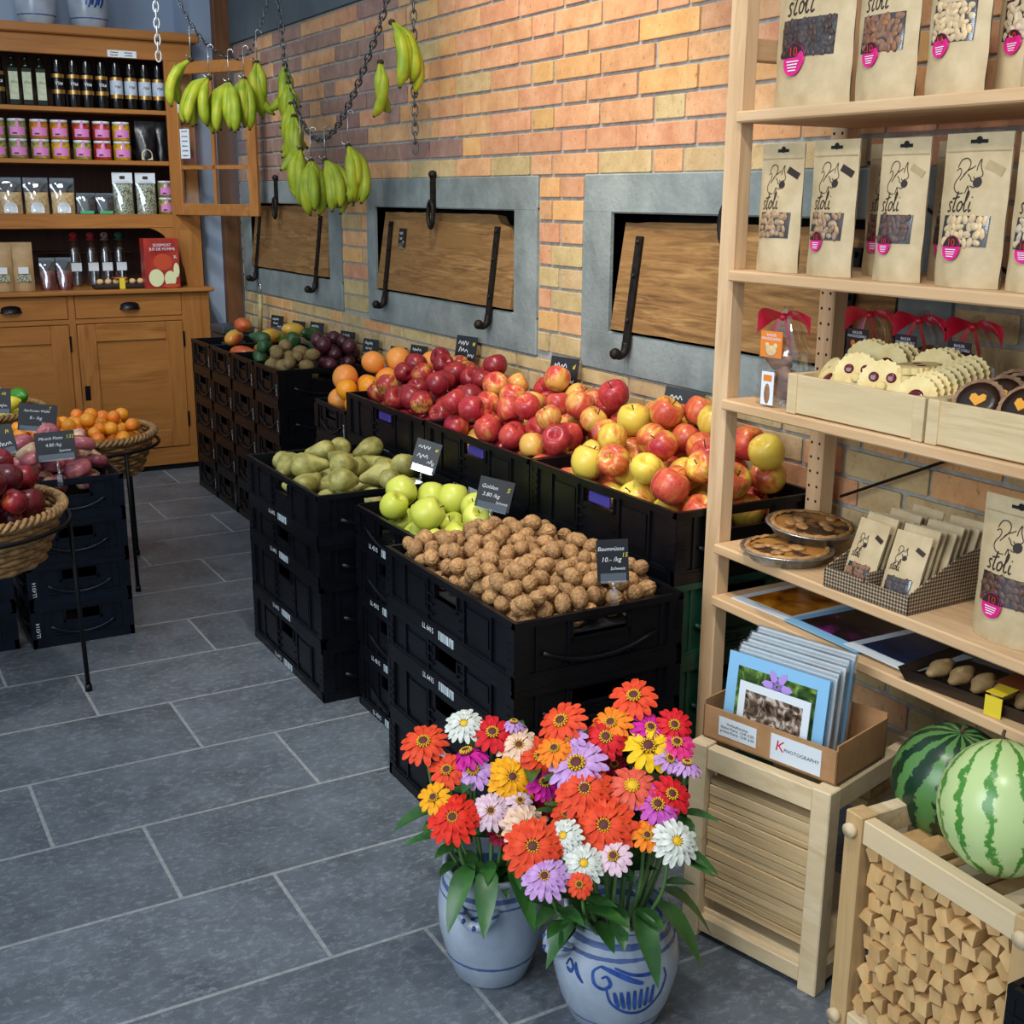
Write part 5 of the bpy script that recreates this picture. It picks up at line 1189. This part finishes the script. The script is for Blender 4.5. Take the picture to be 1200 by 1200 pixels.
def bag(x, y, z, w, h, d, mat, label, film=True, tagc=None, header=None, fillh=.72, name='food_bag'):
    T = thing(name, label, 'bag', (x, y, z), (0, 0, -.1), 'bags in the cabinet'); P = Pouch(w, h, d)
    q = Pouch(w*.94, h*fillh*1.1, d*.9) if film else P
    if film:
        stuff(MB().grid(lambda u, v: ((u-.5)*w*.94, q.fy((u-.5)*w*.94, v*h*fillh*.99), v*h*fillh), 14, 14).grid(lambda u, v: ((.5-u)*w*.94, -q.fy((.5-u)*w*.94, v*h*fillh*.99), v*h*fillh), 14, 14).build('filling', mat, T))
        P.body().build('film', M_BAG, T)
    else: P.body().build('pouch', mat, T)
    if tagc:
        pts = P.disc(0, h*.16, w*.27, .002, 0, PI, 14)+[(-w*.27, P.fy(-w*.2, .02)-.002, .006), (w*.27, P.fy(w*.2, .02)-.002, .006)]
        MB().add(pts, [tuple(range(len(pts)))]).build('tag', tagc, T)
    if header:
        o = MB().box((-w/2, -.004, h*.76), (w/2, .004, h*1.02)).build('header_card', header, T); MB().box((-.012, -.005, h*.86), (.012, -.0042, h*.94)).build('emblem', M_INK, o)
    return T
bag(1.472, 6.15, 1.5025, .095, .185, .03, M_FOILBAG, 'glossy black bag with an arched cream tag beside the jars', False, M_TAGC)
bag(1.553, 6.17, 1.5025, .055, .185, .02, M_FOILBAG, 'glossy black bag squeezed in against the cabinet stile', False)
for k, x in enumerate((.834, .951, 1.069)): bag(x, 6.15, 1.2535, .108, .165, .036, M_PASTA, 'clear bag of %s with an arched pale tag' % ['twisted pasta', 'pale round pasta', 'pale ribbon pasta beside the flat dark packets'][k], True, M_PAPER, fillh=.6)
for k, x in enumerate((1.169, 1.257)):
    T = bag(x, 6.13, 1.2535, .085, .098, .022, M_DSEED, 'low dark packet with a green label, %s' % ['next to the pasta', 'next to the seed bags'][k]); MB().box((-.03, -.027, .002), (.03, -.026, .016)).build('green_label', plain('green_label', '#3f9a63', .5) if 'green_label' not in bpy.data.materials else bpy.data.materials['green_label'], T)
for k, x in enumerate((1.346, 1.455)): bag(x, 6.14, 1.2535, .094, .19, .03, M_SEED, 'tall clear bag of %s seeds with a white header card' % ['pale', 'green'][k], True, None, M_PAPER, .74)
for k, x in enumerate((.760, .852)):
    T = bag(x, 6.075, .9065, .092, .222, .03, two('kraft_cab%d' % k, '#9a7c54', '#ab8d63', 20, .6), 'kraft pouch with small printed label on the cabinet counter, %s' % ['half out of sight', 'beside the dried berries'][k], False); MB().box((-.022, -.031, .08), (.022, -.030, .11)).build('label', M_PAPER, T); MB().box((-.03, -.032, .045), (.03, -.031, .075)).build('window', M_SEED, T)
for k, x in enumerate((.958, 1.033)): bag(x, 6.07, .9065, .07, .15, .026, M_BERRY, 'clear bag of %s dried berries on the cabinet counter' % ['darker', 'redder'][k], True, fillh=.6)
M_RCAP = [two('cloth_cap%d' % k, a, c, 60, .8) for k, (a, c) in enumerate((('#8a1018', '#b32430'), ('#8a1420', '#a83a44'), ('#5a2024', '#a89a90'), ('#1c4038', '#2f6a58')))]
M_VIN = clear('clear_bottle', .16, rough=.05)
for k, x in enumerate((1.12, 1.20, 1.267, 1.335)):
    T = thing('syrup_bottle', 'tall clear bottle with a %s cloth cap behind the small wall shelf' % ['bright red', 'dark red', 'red and white', 'green'][k], 'bottle', (x, 6.262, .9065), group='cloth-capped bottles')
    MB().lathe([(.028, 0), (.030, .004), (.030, .185), (.022, .203), (.010, .215), (.010, .24)], 16).build('glass', M_DSEED if k == 9 else M_VIN, T); MB().box((-.024, -.0315, .075), (.024, -.0305, .115)).build('label', M_PAPER, T)
    MB().ball(.020, .020, .016, 10, 6, (0, 0, .245)).lathe([(.012, .232), (.026, .222)], 12, cap0=False, cap1=False).build('cloth_cap', M_RCAP[k], T)
T = thing('biscuit_tray', 'dark tray of small round biscuits with an orange and yellow band', 'tray', (1.285, 6.06, .9065)); MB().bbox((-.125, -.04, 0), (.125, .05, .02), .006).build('tray', bpy.data.materials['dark_brown_tray'], T)
for k in range(6): MB().ball(.017, .016, .014, 10, 7).build('biscuit', M_DOUGH, T, (-.095+.038*k, -.004, .033))
MB().box((-.012, -.0425, .0), (.014, -.041, .05)).build('band', bpy.data.materials['yellow_band'], T); MB().box((-.03, -.035, .049), (.028, .03, .051)).build('band_label', M_ORC, T)
T = thing('juice_carton', 'red apple juice box printed with apples on the cabinet counter', 'carton', (1.475, 5.978, .9065), (0, 0, .0)); M_JRED = two('juice_red', '#8a1c1a', '#b03a2c', 8, .4); M_ACREAM = plain('apple_flesh', '#d6d8a8', .4); M_ARED = plain('apple_print', '#b8482c', .4)
MB().bbox((-.085, 0, 0), (.08, .088, .235), .002).build('carton', M_JRED, T)
def ell(cx, cz, rx, rz, e): return [(cx+rx*math.cos(2*PI*i/20), -e, cz+rz*math.sin(2*PI*i/20)) for i in range(20)]
for cx, cz, rx, rz_2, e, m, nm in ((.0, .125, .045, .04, .0012, M_ARED, 'apple_picture'), (-.035, .05, .036, .042, .0018, M_ACREAM, 'apple_half_picture'), (.032, .045, .028, .038, .0022, M_ACREAM, 'apple_half_picture'), (.063, .085, .014, .035, .0026, M_ACREAM, 'apple_half_picture'), (.035, .012, .04, .010, .003, M_ARED, 'apple_slice_picture')):
    MB().add(ell(cx, cz, rx, rz_2, e), [tuple(range(20))]).build(nm, m, T)
o = put('lettering', text_mesh('SÜSSMOST\nJUS DE POMME', .0185, M_WHITE), T, (0, -.003, .195)); o.rotation_euler = (PI/2, 0, 0); o = put('lettering', text_mesh('3L', .02, M_WHITE), T, (.06, -.003, .148)); o.rotation_euler = (PI/2, 0, 0)
for k, (x, lab) in enumerate(((1.03, 'grey stoneware crock with one blue line on top of the cabinet'), (1.262, 'darker stoneware crock with blue leaf painting on top of the cabinet'))):
    pr = [(.07, 0), (.075, .006), (.088, .06), (.094, .12), (.093, .2), (.085, .25), (.088, .27)]
    mts = [] if k == 0 else [([(-.157-.03+.03*i, .10), (-.157-.02+.03*i, .14), (-.157-.005+.03*i, .12), (-.157-.02+.03*i, .09)], .014) for i in range(3)]
    pot((x, 6.20, 2.0865), pr, [(.045, .003), (.24, .004)], lab, 0, mts, ears=(), group='stoneware crocks on the cabinet')
# ---------------------------------------------------------------- wicker baskets on stands
M_WICK = two('wicker', '#7d5c36', '#b08a57', 60, .6, .4, rnd=0); M_BLK = plain('black_steel', '#14161a', .45, .6)
def basket(cx, cy, zr, R_, depth, label, lab2, legs):
    T = thing('wicker_basket', label, 'basket', (cx, cy, zr), group='round wicker baskets')
    wv = MB(); nr = 9
    for k in range(nr):
        t = k/(nr-1); r = R_*(.80+.18*t); z = -depth+depth*.93*t
        wv.tube([((r+.004*math.cos(18*a+PI*(k % 2)))*math.cos(a), (r+.004*math.cos(18*a+PI*(k % 2)))*math.sin(a), z) for a in [2*PI*i/108 for i in range(108)]], depth/nr*.56, 5, closed=True)
    stuff(wv.build('weave', M_WICK, T))
    rim = MB()
    for ph in (0, 2*PI/3, 4*PI/3): rim.tube([((R_+.010*math.cos(26*a+ph))*math.cos(a), (R_+.010*math.cos(26*a+ph))*math.sin(a), .004+.008*math.sin(26*a+ph)) for a in [2*PI*i/260 for i in range(260)]], .0065, 5, closed=True)
    rim.build('rim', M_WICK, T); MB().lathe([(R_*.80, -depth), (R_*.80, -depth+.006)], 36).build('base', M_WICK, T); MB().lathe([(R_*.93, -.052), (R_*.93, -.047)], 36).build('false_bottom', M_WICK, T)
    S = thing('basket_stand', lab2, 'stand', (cx, cy, 0), group='black steel basket stands'); zz = zr-.035; R2_ = R_+.016
    MB().tube([(R2_*math.cos(a), R2_*math.sin(a), zz) for a in [2*PI*i/60 for i in range(60)]], .006, 6, closed=True).build('ring', M_BLK, S)
    for a in legs:
        l = MB().tube([(R2_*math.cos(a), R2_*math.sin(a), zz), ((R2_+.012)*math.cos(a), (R2_+.012)*math.sin(a), .012)], .0065, 8).build('leg', M_BLK, S)
        MB().lathe([(.010, 0), (.009, .02)], 10, M=Matrix.Translation(((R2_+.012)*math.cos(a), (R2_+.012)*math.sin(a), 0))).build('foot_cap', M_BLK, l)
basket(.232, 3.30, .555, .272, .13, 'round wicker basket heaped with dark red nectarines', 'black steel stand under the nectarine basket', (0, 2.1, 4.3))
basket(.745, 4.385, .525, .258, .13, 'round wicker basket of apricots near the cabinet', 'black steel stand under the apricot basket', (math.atan2(-.252, .109), .72, 2.4, 4.0))
basket(.455, 4.93, .545, .26, .12, 'round wicker basket of lemons behind the apricots', 'black steel stand under the lemon basket', (.3, 2.3, 4.4))
NE = [fruit_mesh('nectarine', apple_prof(.036, .97), M_NECT, 18, .03, s) for s in (1, 2)]
NE2 = [fruit_mesh('apricot', ball_prof(.025, .95), M_APRI, 14, .03, s) for s in (1, 2)]
LE = [fruit_mesh('lemon', lemon_prof(.026), M_LEMON, 14, .03, s) for s in (1, 2)]
scatter('nectarine', 'glossy dark red nectarine heaped in the wicker basket', 'nectarine', 'nectarines in the basket', NE, pack(50, .232, 0, 3.30, 0, .508, .037, 41, circ=.238, bias=lambda x, y: .30*math.hypot(x-.232, y-3.3)), .036, 41)
scatter('apricot', 'small orange apricot in the wicker basket by the cabinet', 'apricot', 'apricots in the basket', NE2, pack(84, .745, 0, 4.385, 0, .4785, .0245, 42, circ=.224, tries=40, bias=lambda x, y: .10*math.hypot(x-.76, y-4.4)), .025, 42)
scatter('lemon', 'yellow lemon heaped in the wicker basket behind the apricots', 'lemon', 'lemons in the basket', LE, pack(46, .455, 0, 4.93, 0, .498, .031, 43, circ=.222, bias=lambda x, y: .25*math.hypot(x-.47, y-4.9)), .029, 43, lie=True)
o = put('lime', LI[0], None, (.625, 4.87, .600), (1.5, .2, .5), 1.35); tag(o, 'single green lime on top of the lemons', 'lime')

T = thing('storage_bin', 'dark grey lidded bin squeezed between the cabinet and the crates', 'bin', (1.745, 5.80, 0)); M_BIN = plain('bin_grey', '#2c363c', .4)
MB().bbox((-.07, -.10, 0), (.07, .10, .70), .006).build('tub', M_BIN, T); MB().bbox((-.08, -.11, .70), (.08, .11, .735), .008).build('lid', M_BIN, T)
# ---------------------------------------------------------------- chains, hooks, bananas
M_CHAIN = plain('steel_chain', '#6d7074', .35, .9); M_WIRE = plain('steel_wire', '#b4b8bc', .3, .9); M_WCH = plain('white_chain', '#c4c9ce', .45, .2)
def chain(name, label, pts, mat, link=.03, r=.0028, grp=None):
    T = thing(name, label, 'chain', pts[0], group=grp); P0 = Vector(pts[0]); path = smooth_path(pts, 10); b = MB(); acc = 0; want = 0; k = 0
    for a, c in zip(path[:-1], path[1:]):
        L = (c-a).length
        while want <= acc+L:
            p = a.lerp(c, (want-acc)/L)-P0; d = (c-a).normalized(); u = d.cross(Vector((.3, .8, .5))).normalized(); v = d.cross(u)
            s = u if k % 2 == 0 else v
            ring = [p+d*(link*.62*math.cos(t))+s*(link*.30*math.sin(t)) for t in [2*PI*i/10 for i in range(10)]]
            b.tube(ring, r, 4, closed=True); want += link*.86; k += 1
        acc += L
    stuff(b.build('links', mat, T)); return T
CA1 = [(1.335, 4.9, 2.06), (1.40, 4.9, 1.945), (1.47, 4.9, 1.885), (1.535, 4.9, 1.866), (1.59, 4.9, 1.885), (1.64, 4.9, 1.97), (1.70, 4.9, 2.14)]
CA1 = [(1.28, 4.9, 2.45), (1.305, 4.9, 2.22)]+CA1+[(1.735, 4.9, 2.30), (1.76, 4.9, 2.5)]
CB1 = [(1.70, 4.95, 2.5), (1.71, 4.91, 2.25), (1.72, 4.87, 2.05), (1.72, 4.80, 1.80), (1.72, 4.66, 1.63), (1.72, 4.50, 1.552), (1.72, 4.32, 1.58), (1.72, 4.15, 1.68), (1.72, 4.0, 1.80), (1.72, 3.87, 1.92), (1.72, 3.79, 2.05), (1.72, 3.72, 2.25), (1.72, 3.68, 2.5)]
chain('banana_chain', 'thin dark chain hanging in a loop in front of the cabinet door', CA1, M_CHAIN, .026, .0022)
chain('banana_chain', 'steel chain hanging in a deep loop along the brick wall', CB1, M_CHAIN, .034, .0032)
chain('hanging_chain', 'straight steel chain dangling before the bricks', [(1.80, 3.805, 2.5), (1.80, 3.805, 2.0), (1.80, 3.805, 1.50)], M_CHAIN, .034, .003)
chain('hanging_chain', 'short white chain dangling in front of the oil bottles', [(1.245, 4.9, 2.5), (1.245, 4.9, 2.1), (1.243, 4.9, 1.85)], M_WCH, .034, .0032)
M_BAN = None
def banana_mat():
    t = NT('banana_skin'); v = t.coord('Object'); s = t.n('ShaderNodeSeparateXYZ'); t.l(v, s.inputs[0]); w = t.math('MULTIPLY', t.rnd(), 20.0)
    n = t.noise(v, 18, 3, .5, w=w); c = t.ramp(n, [(.3, lin('#7f9a22')), (.55, lin('#a3b02a')), (.78, lin('#c2c038'))])
    d = t.noise(v, 90, 4, .7, w=w); bw = t.math('GREATER_THAN', d, .72); c = t.mix(t.math('MULTIPLY', bw, .6), c, lin('#5a4a1c')); return t.fin(c, .42, 0, .4)
M_BAN = banana_mat(); M_BTIP = plain('banana_tip', '#33291a', .8)
def banana_mesh(L, bend, seed):
    pts = []; rad = []; n = 13; p = Vector((0, 0, 0)); a = math.radians(-18)
    for i in range(n+1):
        t = i/n; pts.append(p.copy()); r = .0205
        r *= (.30+.12*t/.14) if t < .14 else (.42+.58*min(1, (t-.14)/.16)**.7 if t < .30 else (1 if t < .78 else max(.22, 1-((t-.78)/.22)**1.8*.8))); rad.append(r)
        ang = a-bend*t; p = p+Vector((math.cos(ang), 0, math.sin(ang)))*(L/n)
    b = MB().tube(pts, rad, 7); body = b.mesh('banana', M_BAN)
    tip = MB().ball(.006, .006, .006, 7, 5, tuple(pts[-1])).mesh('banana_tip', M_BTIP)
    return body, tip
BAN = [banana_mesh(.205, 1.45, 1), banana_mesh(.215, 1.3, 2), banana_mesh(.19, 1.6, 3)]
crown_me = MB().ball(.013, .013, .010, 8, 6).mesh('crown', M_BTIP)
hook_pts = [(.012*math.cos(t)+.012, 0, .115+.012*math.sin(t)) for t in [PI*k/6 for k in range(-1, 7)]][::-1]
hook_me = MB().tube([(0, 0, .115)]+[(.011-.011*math.cos(PI*k/6), 0, .115+.011*math.sin(PI*k/6)) for k in range(1, 8)], .0022, 6).tube([(0, 0, .117), (0, 0, .02)], .0022, 6).tube([(0, 0, .02)]+[(-.011+.011*math.cos(PI*k/6), 0, .02-.011*math.sin(PI*k/6)) for k in range(1, 7)], .0022, 6).mesh('hook', M_WIRE)
rbn = random.Random(4)
def bunch(loc, n, az, spread, label, tiltz=0.0, k=1.0, hook=True):
    T = thing('banana_bunch', label, 'bananas', loc, group='banana bunches on chains')
    put('crown', crown_me, T)
    for i in range(n):
        f = (i/(n-1)-.5) if n > 1 else 0; bm, tm = BAN[(i+n) % 3]; a = az+f*spread
        o = put('banana', bm, T, (.004*math.cos(a), .004*math.sin(a), -.002-.004*(i % 2)), (rbn.uniform(-.1, .1), tiltz+rbn.uniform(-.12, .12)+.3*abs(f), a), k*rbn.uniform(.93, 1.05)); put('tip', tm, o)
    if hook:
        H_ = thing('wire_hook', 'wire hook above the %s' % label, 'hook', (loc[0], loc[1], loc[2]-.004), (0, 0, rbn.uniform(-.6, .6)), 'wire hooks on the chains'); put('wire', hook_me, H_)
SR = math.atan2(-.498, .867)   # towards the right of someone facing the corner
cw = math.atan2(-.867, -.498)  # towards the aisle
bunch((1.362, 4.885, 1.850), 2, SR+PI+.2, .7, 'pair of green bananas at the cabinet end of the loop', .1)
bunch((1.425, 4.870, 1.785), 6, SR+PI+.55, 1.5, 'wide banana bunch sweeping towards the cabinet stile', .05)
bunch((1.50, 4.86, 1.772), 7, cw-.35, 1.7, 'big banana bunch at the bottom of the cabinet loop', .12)
bunch((1.565, 4.87, 1.79), 6, cw+.1, 1.7, 'banana bunch overlapping the glass door', .3)
bunch((1.625, 4.885, 1.855), 7, cw+.2, 3.4, 'upright banana bunch near the glass door corner', .75)
bunch((1.725, 4.84, 1.845), 5, cw, 3.0, 'banana bunch highest on the wall loop', .75, hook=False)
bunch((1.72, 4.79, 1.775), 6, cw-.1, 3.0, 'banana bunch second down the wall loop', .7, hook=False)
bunch((1.71, 4.745, 1.695), 7, cw, 3.4, 'banana bunch third down the wall loop', .7, hook=False)
bunch((1.70, 4.69, 1.645), 7, cw+.3, 3.0, 'speckled banana bunch above the lowest ones', .7, hook=False)
bunch((1.70, 4.63, 1.520), 6, cw-.5, 2.2, 'banana bunch hanging beside the dark oak hatch', .6)
bunch((1.70, 4.52, 1.475), 7, cw+.3, 1.6, 'lowest big banana bunch over the dark oak hatch', .3)
bunch((1.71, 4.40, 1.475), 7, cw+1.1, 1.5, 'banana bunch over the brick pier', .15)
bunch((1.72, 4.195, 1.52), 6, SR-.55, 1.5, 'banana bunch at the rising end of the wall loop', .4)
bunch((1.72, 3.80, 1.89), 4, SR-.4, .9, 'small banana bunch high beside the straight chain', .2, 1.05, hook=False)
bunch((1.715, 3.885, 1.775), 2, cw+.2, 1.1, 'pair of bananas below the small high bunch', .75, .95, hook=False)
T = thing('hook_stick', 'bamboo stick with a wire hook leaning by the dark oak hatch', 'stick', (1.86, 5.69, 0)); MB().tube([(0, .03, .70), (0, 0, .885)], .011, 10).tube([(0, .03, .02), (0, .03, .70)], .011, 10).build('stick', two('bamboo', '#9a8a5c', '#b8a878', 20, .5), T)
MB().tube([(0, 0, .885), (0, -.012, .91), (0, -.004, .935), (0, .016, .94), (0, .03, .925)], .004, 6).build('wire_hook', M_WIRE, T)
# ---------------------------------------------------------------- chalk-black price cards
M_SLATE = two('black_card', '#0c0e11', '#15181c', 20, .45, rnd=.2); M_CHK = plain('chalk_white', '#c9ced2', .8); M_CHY = plain('chalk_yellow', '#c9b83a', .8)
def price(loc, face, w, h, lines, label, tilt=-.22, roll=0.0, stem=.05, small=False):
    a = math.atan2(face[1], face[0])+PI/2
    T = thing('price_card', label, 'sign', loc, (tilt, roll, a), 'black price cards')
    c = MB().box((-w/2, -.0012, -h/2), (w/2, .0012, h/2)).build('card', M_SLATE, T)
    for txt, x, z, s, m in lines:
        if txt[0] == '~':
            put('lettering', scribble(float(txt[1:])*w, s*h, round(loc[1]*997+z*31), m, .16), c, (x*w, -.0017, z*h)); continue
        o = put('lettering', text_mesh(txt, s*h, m, .2), c, (x*w, -.0017, z*h)); o.rotation_euler = (PI/2, 0, 0)
    MB().box((-w/2+.006, -.004, -h/2-.004), (w/2-.006, .003, -h/2+.016)).build('holder', M_CLEAR, T)
    if stem:
        MB().tube([(0, .002, -h/2), (0, .006, -h/2-stem)], .0045, 8).bbox((-.009, -.004, -h/2-stem-.028), (.009, .012, -h/2-stem+.004), .002).build('clip', M_CLEAR, T)
    return T
FW = (-.9, -.45)
def L3(a, b_, c): return [(a, -.08, .28, .20, M_CHK), (b_, -.1, -.02, .2, M_CHK), (c, .22, -.26, .15, M_CHK)]
wl = [(5.50, .765, 'limes'), (5.21, .765, 'mangoes'), (4.98, .78, 'avocados'), (4.63, .775, 'plums'), (4.39, .768, 'kiwis'), (4.13, .765, 'grapefruit'), (3.95, .79, 'oranges')]
for y, z, w_ in wl: price((1.872, y, z), FW, .078, .07, [('~.5', -.12, .26, .16, M_CHK), ('~.4', -.1, -.02, .16, M_CHK), ('~.3', .24, -.2, .14, M_CHK)], 'small black price card on the brick side of the %s' % w_, -.15, .05, .02)
price((1.872, 3.58, .848), FW, .085, .095, [('~.45', -.14, .26, .15, M_CHK), ('~.42', -.12, 0, .16, M_CHK), ('~.3', .24, -.17, .14, M_CHK), ('~.08', .36, .26, .15, M_CHY)], 'black price card behind the dark red apples', -.15, .05, .03)
price((1.872, 2.965, .845), FW, .095, .10, [('~.45', -.14, .26, .15, M_CHK), ('~.42', -.12, 0, .16, M_CHK), ('~.3', .24, -.17, .14, M_CHK), ('~.08', .36, .26, .15, M_CHY)], 'black price card behind the red and gold apples', -.15, .05, .05)
price((1.868, 2.395, .828), FW, .11, .105, [('~.3', -.2, .28, .14, M_CHK), ('5.- /kg', -.12, 0, .18, M_CHK), ('~.26', .28, -.16, .15, M_CHK), ('~.06', .3, .26, .14, M_CHY)], 'wider black price card between yellow apples and the shelf post', -.15, .1, .03)
price((1.405, 2.925, .655), (-.75, -.66), .075, .085, [('~.45', -.14, .26, .15, M_CHK), ('~.42', -.12, 0, .16, M_CHK), ('~.3', .24, -.17, .14, M_CHK), ('~.08', .36, .26, .15, M_CHY)], 'tilted black price card clipped between pears and apples', -.25, .22, .03)
price((1.365, 2.462, .652), (-.6, -.8), .085, .075, [('Golden', -.18, .2, .18, M_CHK), ('3.80 /kg', -.1, -.05, .18, M_CHK), ('Schweiz', .25, -.25, .12, M_CHK), ('5', .36, .2, .22, M_CHY)], 'tilted black price card reading Golden above the yellow-green apples', -.25, .2, .03)
price((1.288, 1.848, .662), (-.5, -.87), .062, .082, [('Baumnüsse', -.05, .28, .14, M_CHK), ('10.- /kg', -.05, .02, .16, M_CHK), ('Schweiz', .15, -.2, .11, M_CHK), ('15', .38, .12, .15, M_CHY)], 'black price card standing on the rim of the walnut crate', -.1, -.06, .022)
price((.562, 3.695, .626), (-.2, -1), .112, .082, [('Pfirsich Platte', -.1, .26, .15, M_CHK), ('4.80 /kg', -.05, .02, .17, M_CHK), ('Spanien', .22, -.2, .13, M_CHK), ('132', .38, .28, .18, M_CHY)], 'black price card clipped over the flat peaches', -.2, -.05, .05)
price((.58, 4.12, .640), (-.2, -1), .118, .088, [('Aprikosen Wallis', -.03, .24, .13, M_CHK), ('8.- /kg', -.05, -.02, .17, M_CHK), ('Schweiz', .25, -.2, .12, M_CHK), ('7', .3, .36, .16, M_CHY)], 'black price card reading Aprikosen in front of the apricot basket', -.2, .12, .05)
price((.50, 4.57, .635), (-.2, -1), .118, .088, [('~.5', -.1, .22, .15, M_CHK), ('/kg', 0, -.05, .17, M_CHK), ('~.28', .25, -.2, .13, M_CHK), ('48', .3, .28, .18, M_CHY)], 'black price card in front of the lemon basket', -.2, .04, .05)
price((.40, 3.72, .648), (-.2, -1), .112, .082, [('~.45', -.14, .26, .15, M_CHK), ('~.42', -.12, 0, .16, M_CHK), ('~.3', .24, -.17, .14, M_CHK), ('~.08', .36, .26, .15, M_CHY)], 'black price card over the peaches behind the nectarine basket', -.2, -.2, .05)
price((1.926, 4.195, 1.196), (-1, -.02), .055, .07, [('~.5', -.12, .26, .16, M_CHK), ('~.4', -.1, -.02, .16, M_CHK), ('~.3', .24, -.2, .14, M_CHK)], 'small black price card pinned on the broken oak hatch', -.122, 0, 0)
